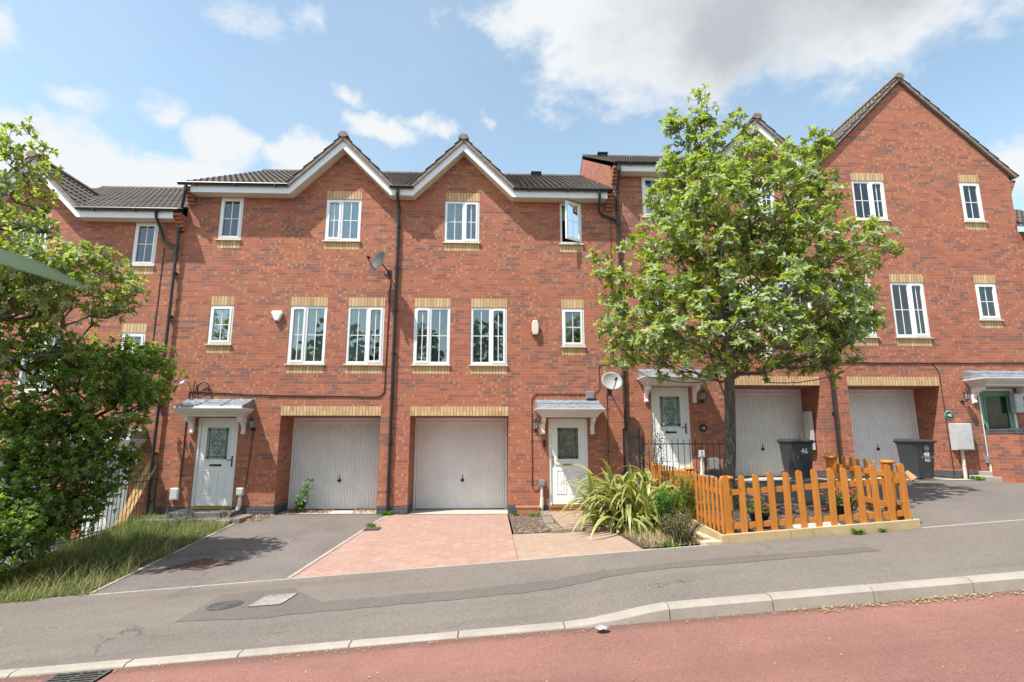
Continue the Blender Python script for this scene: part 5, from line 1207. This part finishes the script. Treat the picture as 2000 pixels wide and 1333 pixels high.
def plant(name, label, cat, c, R_, H_, n, Lr, mat, stems=8, flowers=None, nf=0, group=None, ratio=.5, seed=1):
    """low plant: upright stems with leaves along them"""
    rn = np.random.RandomState(seed); z0 = G(*c)+.0; root = empty(name, (c[0], c[1], z0), label, cat, group); sm = MB(); C = []; D = []; N_ = []; L = []
    tips = []
    for i in range(stems):
        a = rn.uniform(0, 6.28); r = R_*rn.uniform(.2, 1); h = H_*rn.uniform(.55, 1)*(1-.35*(r/R_)**2); b = np.array([c[0]+.25*r*math.cos(a), c[1]+.25*r*math.sin(a), z0]); t_ = np.array([c[0]+r*math.cos(a), c[1]+r*math.sin(a), z0+h]); m_ = (b+t_)/2+np.array([0, 0, h*.12])
        sm.tube([b, m_, t_], [.006, .005, .003], 4, caps=False); tips.append(t_)
        for k in range(int(n/stems)):
            t = rn.uniform(.1, 1)**.7; p = b*(1-t)**2+2*m_*t*(1-t)+t_*t*t; v = rn.normal(size=3); v[2] = abs(v[2])*.6+.1; v /= np.linalg.norm(v); p = p+v*rn.uniform(0, .06); C.append(p); D.append(v); N_.append(np.array([0, 0, 1])+rn.normal(size=3)*.4); L.append(rn.uniform(*Lr))
    C, D, N_, L = map(np.array, (C, D, N_, L)); V, F = leaves(C, D, N_, L, L*ratio); sm.build('stems', M['bark2'], root); fast_mesh('foliage', V, F, M[mat], root, off=root.location)
    if flowers:
        C = []; D = []; N_ = []; L = []
        for i in range(nf):
            t_ = tips[rn.randint(len(tips))]+rn.normal(size=3)*np.array([.06, .06, .04]); 
            for k in range(5): a = 6.28*k/5+i; C.append(t_); D.append(np.array([math.cos(a), math.sin(a)-.5, .35])); N_.append(np.array([0, -.5, 1.])); L.append(rn.uniform(.022, .032))
        C, D, N_, L = map(np.array, (C, D, N_, L)); V, F = leaves(C, D, N_, L, L*.9); fast_mesh('flowers', V, F, M[flowers], root, off=root.location)
    return root
plant('shrub', 'small bright green bush between the strappy plant and the cream slabs', 'shrub', (2.75, -4.2), .30, .78, 1500, (.03, .055), 'leafC', 26, ratio=.7, seed=2)
plant('shrub', 'wispy brownish shrub at the corner of the tan paving', 'shrub', (2.72, -4.82), .36, .52, 2600, (.018, .034), 'leafD', 60, ratio=.35, seed=3)
plant('shrub', 'thin leggy green plant against the left side of the picket fence', 'shrub', (3.08, -3.9), .2, .85, 700, (.03, .05), 'leafC', 12, ratio=.6, seed=4)
plant('shrub', 'low greenery behind the strappy plant near the iron railing', 'shrub', (2.8, -1.9), .3, 1.0, 1100, (.03, .055), 'leafC', 22, ratio=.6, seed=14)
plant('lavender_plant', 'grey mauve plant between the middle door and the strappy plant', 'plant', (2.2, -1.1), .35, .7, 1300, (.02, .04), 'leafD', 40, ratio=.3, seed=15)
def pot(c, label):
    root = empty('plant_pot', (c[0], c[1], G(*c)), label, 'pot', 'black pots in the picket bed'); m = MB(); m.lathe((c[0], c[1], G(*c)+.01), [(.10, 0), (.135, .2), (.145, .2), (.145, .22), (.125, .22), (.12, .18)], 18); m.build('pot', M['black'], root)
pot((4.0, -4.55), 'black pot of pink flowers near the left front corner of the picket bed'); pot((5.42, -4.35), 'black pot of pink flowers towards the right of the picket bed')
def raised(c, *a, **k):
    r = plant('petunia_plant', *a, **k); r.location.z += .12; return r
raised(0, 'pink flowering plant in the left black pot inside the fence', 'plant', (4.0, -4.55), .24, .36, 900, (.02, .04), 'leafC', 26, 'petal', 26, group='pink flowering plants in pots', ratio=.5, seed=6)
raised(0, 'pink flowering plant in the right black pot inside the fence', 'plant', (5.42, -4.35), .3, .38, 1200, (.02, .04), 'leafC', 30, 'petal', 40, group='pink flowering plants in pots', ratio=.5, seed=7)
plant('bedding_plant', 'red flowered bedding plant at the foot of the tree', 'plant', (4.4, -2.7), .25, .5, 420, (.03, .05), 'leafC', 14, 'redpetal', 14, seed=8)
plant('seedling_shrub', 'young shrub sprouting beside the left garage reveal', 'shrub', (-4.42, .45), .12, .28, 200, (.05, .08), 'leafC', 8, ratio=.6, seed=9)
def sapling():
    root = empty('sapling', (-4.45, .3, 0), 'leaning green sapling in front of the left garage door', 'sapling'); m = MB(); P = [(-4.45, .3, 0), (-4.38, .26, .25), (-4.22, .22, .5), (-4.12, .2, .78)]; m.tube(P, [.009, .008, .006, .003], 5); m.build('stem', M['bark2'], root)
    rn = np.random.RandomState(3); C = []; D = []; N_ = []; L = []
    for i in range(190):
        t = rn.uniform(.12, 1)*2.99; k = int(t); f = t-k; p = np.array(P[k])*(1-f)+np.array(P[k+1])*f; cl = .13*math.sin(t*3.2)**2+.03; v = rn.normal(size=3); v /= np.linalg.norm(v); C.append(p+v*cl*.6); D.append(v+np.array([0, 0, .1])); N_.append(np.array([0, -.3, 1])+rn.normal(size=3)*.3); L.append(rn.uniform(.045, .085))
    C, D, N_, L = map(np.array, (C, D, N_, L)); V, F = leaves(C, D, N_, L, L*.6); fast_mesh('foliage', V, F, M['leafC'], root, off=root.location)
sapling()
def climber():
    root = empty('climbing_plant', (3.2, -1.3, .74), 'thin climbing plant twined over the black railing by the right-hand porch', 'climbing plant'); rn = np.random.RandomState(8); m = MB(); C = []; D = []; N_ = []; L = []
    for k in range(7):
        p = np.array([3.15+rn.uniform(-.1, .25), -1.35+rn.uniform(-.1, .1), .75]); P = [p.copy()]
        for i in range(9): p = p+np.array([rn.uniform(-.07, .1), rn.uniform(-.05, .05), rn.uniform(.06, .19)]); P.append(p.copy())
        m.tube(P, .005, 4)
        for q in P[1:]:
            for j in range(9): v = rn.normal(size=3); v /= np.linalg.norm(v); C.append(q+v*.05); D.append(v); N_.append(np.array([0, -.5, 1])+rn.normal(size=3)*.4); L.append(rn.uniform(.02, .045))
    C, D, N_, L = map(np.array, (C, D, N_, L)); V, F = leaves(C, D, N_, L, L*.6); m.build('stems', M['bark2'], root); fast_mesh('foliage', V, F, M['leafC'], root, off=root.location)
climber()
plant('shrub', 'bright green bush in front of the low brick wall at the right edge', 'shrub', (11.55, -1.85), .4, 2.0, 1500, (.04, .07), 'leafC', 40, ratio=.5, seed=11)
def weed(c, label, r, n, h=.1, seed=0, mat='leafC'):
    rn = np.random.RandomState(seed); z0 = G(*c, 0 if c[0] < 3 else None); a = rn.uniform(0, 6.28, n); C = np.stack([c[0]+rn.normal(size=n)*r*.3, c[1]+rn.normal(size=n)*r*.3, np.full(n, z0)], 1); D = np.stack([np.cos(a), np.sin(a), rn.uniform(.2, 1.6, n)], 1); V, F = leaves(C, D, np.array([[0, 0, 1.]])+rn.normal(size=(n, 3))*.2, rn.uniform(.5, 1.2, n)*h, rn.uniform(.12, .3, n)*h); o = fast_mesh('weed', V, F, M[mat]); tag(o, label, 'weed')
weed((-2.33, -.12), 'green weed at the foot of the middle downpipe', .14, 130, .13, 1); weed((-2.36, -1.55), 'weed tuft on the edge of the black square cover', .1, 90, .1, 2)
weed((.95, -.5), 'weed tuft in front of the terracotta trough', .1, 80, .11, 3); weed((5.05, -5.22), 'weed tuft against the sandy edging board', .07, 60, .1, 4); weed((5.42, -5.2), 'smaller weed tuft to the right along the edging board', .05, 40, .07, 5)
weed((.55, -.35), 'yellowing weed left of the terracotta trough', .07, 60, .1, 6, 'leafD'); weed((11.15, -.35), 'weeds at the foot of the meter box pipe', .16, 120, .12, 7); weed((2.5, -5.0), 'weeds along the edge of the paving below the wispy shrub', .14, 90, .1, 8)

# ---------------------------------------------------------------- rough grass
def grass_area():
    rn = np.random.RandomState(17)
    def blades(n, xr, yr, Lr, w, lean, mat, name, label, dens=None):
        x = rn.uniform(*xr, n*2); y = rn.uniform(*yr, n*2)
        k = dens(x, y) > rn.uniform(size=n*2); x, y = x[k][:n], y[k][:n]; n = len(x); z = np.array([G(a, b, 0) for a, b in zip(x, y)])
        L = rn.uniform(*Lr, n); az = rn.uniform(0, 6.28, n); ln = rn.uniform(.1, 1, n)*lean; d = np.stack([np.cos(az)*ln, np.sin(az)*ln, np.ones(n)], 1); d /= np.linalg.norm(d, axis=1)[:, None]
        s_ = np.stack([-np.sin(az), np.cos(az), np.zeros(n)], 1)*w*rn.uniform(.6, 1.3, n)[:, None]; B = np.stack([x, y, z], 1); out = np.stack([np.cos(az), np.sin(az), np.zeros(n)], 1)*ln[:, None]
        Lc = L[:, None]; P = [B-s_, B+s_, B+d*Lc*.5+s_*.8, B+d*Lc*.5-s_*.8, B+d*Lc*.85+out*Lc*.35+s_*.2, B+d*Lc*.85+out*Lc*.35-s_*.2]
        V = np.stack(P, 1).reshape(-1, 3); b = (np.arange(n)*6)[:, None]; F = np.concatenate([b+np.array([[0, 1, 2, 3]]), b+np.array([[3, 2, 4, 5]])], 1).reshape(-1, 4)
        tag(fast_mesh(name, V, F, M[mat]), label, 'grass', kind='stuff')
    edge = lambda x, y: np.clip((-5.22+.06*np.sin(y*7)-x)/.12, 0, 1)*np.clip((y+5.22+.05*np.sin(x*6))/.1, 0, 1)*np.where((x > -7.1) & (y > -.95), .05, 1)
    blades(30000, (-7.5, -5.1), (-5.3, -.1), (.03, .11), .004, 1.4, 'grass', 'rough_grass', 'rough unmown grass on the left beside the tarmac driveway', edge)
    blades(3000, (-7.5, -5.25), (-5.1, -.6), (.14, .34), .003, 1.0, 'grass', 'long_grass', 'long grass stems around the left shrub', lambda x, y: edge(x, y)*np.clip((-5.6-x)/1.2+.12, 0, 1))
    blades(1500, (-7.5, -5.15), (-5.3, -.9), (.08, .5), .0022, 1.1, 'straw', 'dry_grass', 'dry straw stalks and edges in the rough grass', lambda x, y: np.clip(edge(x, y)*(.25+np.exp(-((x+5.3)/.15)**2)+np.exp(-((y+5.1)/.2)**2)), 0, 1))
    blades(1500, (2.15, 3.0), (-5.1, -2.6), (.05, .22), .003, 1.0, 'straw', 'dry_grass', 'dry stalks under the plants beside the cream slabs', lambda x, y: x*0+1)
grass_area()
def litter():
    rn = np.random.RandomState(23)
    def scatter(n, fx, fy, L, label, cat, mat='dead', h=0, lift=.012):
        x = fx(n); y = fy(n); z = np.array([G(a, b, h) for a, b in zip(x, y)])+lift; a = rn.uniform(0, 6.28, n); C = np.stack([x, y, z], 1); D = np.stack([np.cos(a), np.sin(a), rn.uniform(-.1, .4, n)], 1); V, F = leaves(C, D, np.array([[0, 0, 1.]])+rn.normal(size=(n, 3))*.3, rn.uniform(*L, n), rn.uniform(.4, .7, n)*L[1]); tag(fast_mesh('dead_leaves', V, F, M[mat]), label, 'dead leaves', kind='stuff')
    U = rn.uniform
    scatter(420, lambda n: np.where(U(size=n) < .6, U(-4.8, -3.7, n), U(-3.2, -2.6, n)), lambda n: U(.1, .88, n), (.03, .06), 'dead leaves blown against the left garage door', 'leaves', lift=.03)
    scatter(260, lambda n: U(-5.5, -4.8, n), lambda n: U(-.8, .0, n), (.03, .06), 'dead leaves between the step and the left garage', 'leaves')
    scatter(160, lambda n: U(.45, 1.1, n), lambda n: -2.85+2.7*U(size=n)**2, (.025, .06), 'dead leaves on the stony soil beside the sleepers', 'leaves', lift=.02)
    scatter(420, lambda n: U(-4, 5.5, n), lambda n: -7.95-np.abs(rn.normal(size=n))*.06, (.008, .02), 'grit and leaf scraps along the kerb channel', 'leaves', h=None)
    scatter(260, lambda n: U(2.6, 5.5, n), lambda n: -7.95-np.abs(rn.normal(size=n))*.07, (.012, .035), 'dry leaf scraps below the full-height kerb', 'leaves', 'straw', h=None)
    scatter(160, lambda n: U(2.2, 3.2, n), lambda n: U(-5.12, -4.4, n), (.02, .05), 'dead leaves under the wispy shrub', 'leaves', lift=.025)
    scatter(60, lambda n: U(-5, 8, n), lambda n: U(-7.7, -5.2, n), (.012, .025), 'a few leaf scraps on the pavement', 'leaves', 'dead', h=None)
    scatter(40, lambda n: U(-3, 5, n), lambda n: U(-9.3, -8.0, n), (.012, .025), 'a few pale scraps on the red road', 'leaves', 'straw', h=None)
    # white gravel heap in the bed
    m = MB(); n = 26; V = []; F = []
    for ring in range(5):
        for k in range(n): a = 6.283*k/n; r = ring/4; x = 4.8+.36*r*math.cos(a); y = -4.62+.22*r*math.sin(a); V.append((x, y, G(x, y)+.02+.05*(1-r*r)))
    for ring in range(4):
        for k in range(n): F.append((ring*n+k, ring*n+(k+1) % n, ring*n+n+(k+1) % n, ring*n+n+k))
    m.add(V, F); tag(m.build('white_gravel', M['whitestone']), 'patch of white gravel inside the picket fence', 'gravel', kind='stuff')
litter()
def near_leaves():
    root = empty('leafy_twig', (-1.4, -11.9, 2.0), 'large out-of-focus leaves on a twig reaching in at the left edge, close to the lens', 'twig')
    m = MB(); m.tube([(-2.6, -11.7, 1.7), (-1.9, -11.85, 1.92), (-1.35, -11.9, 1.99), (-1.12, -11.88, 1.985)], [.012, .009, .006, .003], 6); m.build('stem', M['bark2'], root)
    for C, D, L, W, Nn in (((-1.14, -11.85, 2.01), (1, .1, -.24), .27, .045, (0, -.7, .7)), ((-1.12, -11.9, 1.985), (.42, .1, -1), .10, .05, (.6, -.8, .2)), ((-1.2, -11.88, 2.0), (.5, -.2, .6), .1, .04, (0, -1, .3))):
        n = 9; C = Vector(C); D = Vector(D).normalized(); Nn = Vector(Nn).normalized(); s_ = D.cross(Nn).normalized(); V = []; F = []
        for i in range(n+1):
            t = i/n; w = W*.5*math.sin(math.pi*min(1, t**.85))**.8+.0008; c = C+D*L*t+Nn*(-.03*t*t)
            V += [c-s_*w+Nn*w*.3, c, c+s_*w+Nn*w*.3]
        for i in range(n):
            for k in range(2): F.append((3*i+k, 3*i+k+1, 3*i+4+k, 3*i+3+k))
        l = MB(); l.add(V, F, 0, True); l.build('leaf', M['nearleaf'], root)
near_leaves()

def treeline():
    """the trees across the road, behind the photographer: they show only in the window glass"""
    rn = np.random.RandomState(77); C = []; 
    for cx, top, w in ((-16, 8.2, 3.2), (-10.5, 9.8, 3.4), (-5, 8.8, 3.0), (.5, 10.2, 3.4), (6.5, 9.6, 3.3), (13, 10.8, 3.5), (19, 9.5, 3.2)):
        n = 1500; v = rn.normal(size=(n, 3)); v /= np.linalg.norm(v, axis=1)[:, None]; r = rn.uniform(.35, 1, n)**.5; lump = 1+.18*np.sin(v[:, 0]*7+cx)+.15*np.sin(v[:, 2]*9)
        C.append(np.stack([cx+v[:, 0]*w*r*lump, -25+v[:, 1]*2.6*r, top*.56+v[:, 2]*top*.44*r*lump], 1))
    C = np.concatenate(C); D = unit(len(C)); V, F = leaves(C, D, unit(len(C))+np.array([[0, 0, .8]]), RN.uniform(.35, .7, len(C)), RN.uniform(.25, .45, len(C)))
    tag(fast_mesh('treeline', V, F, M['leafT']), 'trees across the road, seen only as reflections in the windows', 'trees', kind='stuff')
treeline()
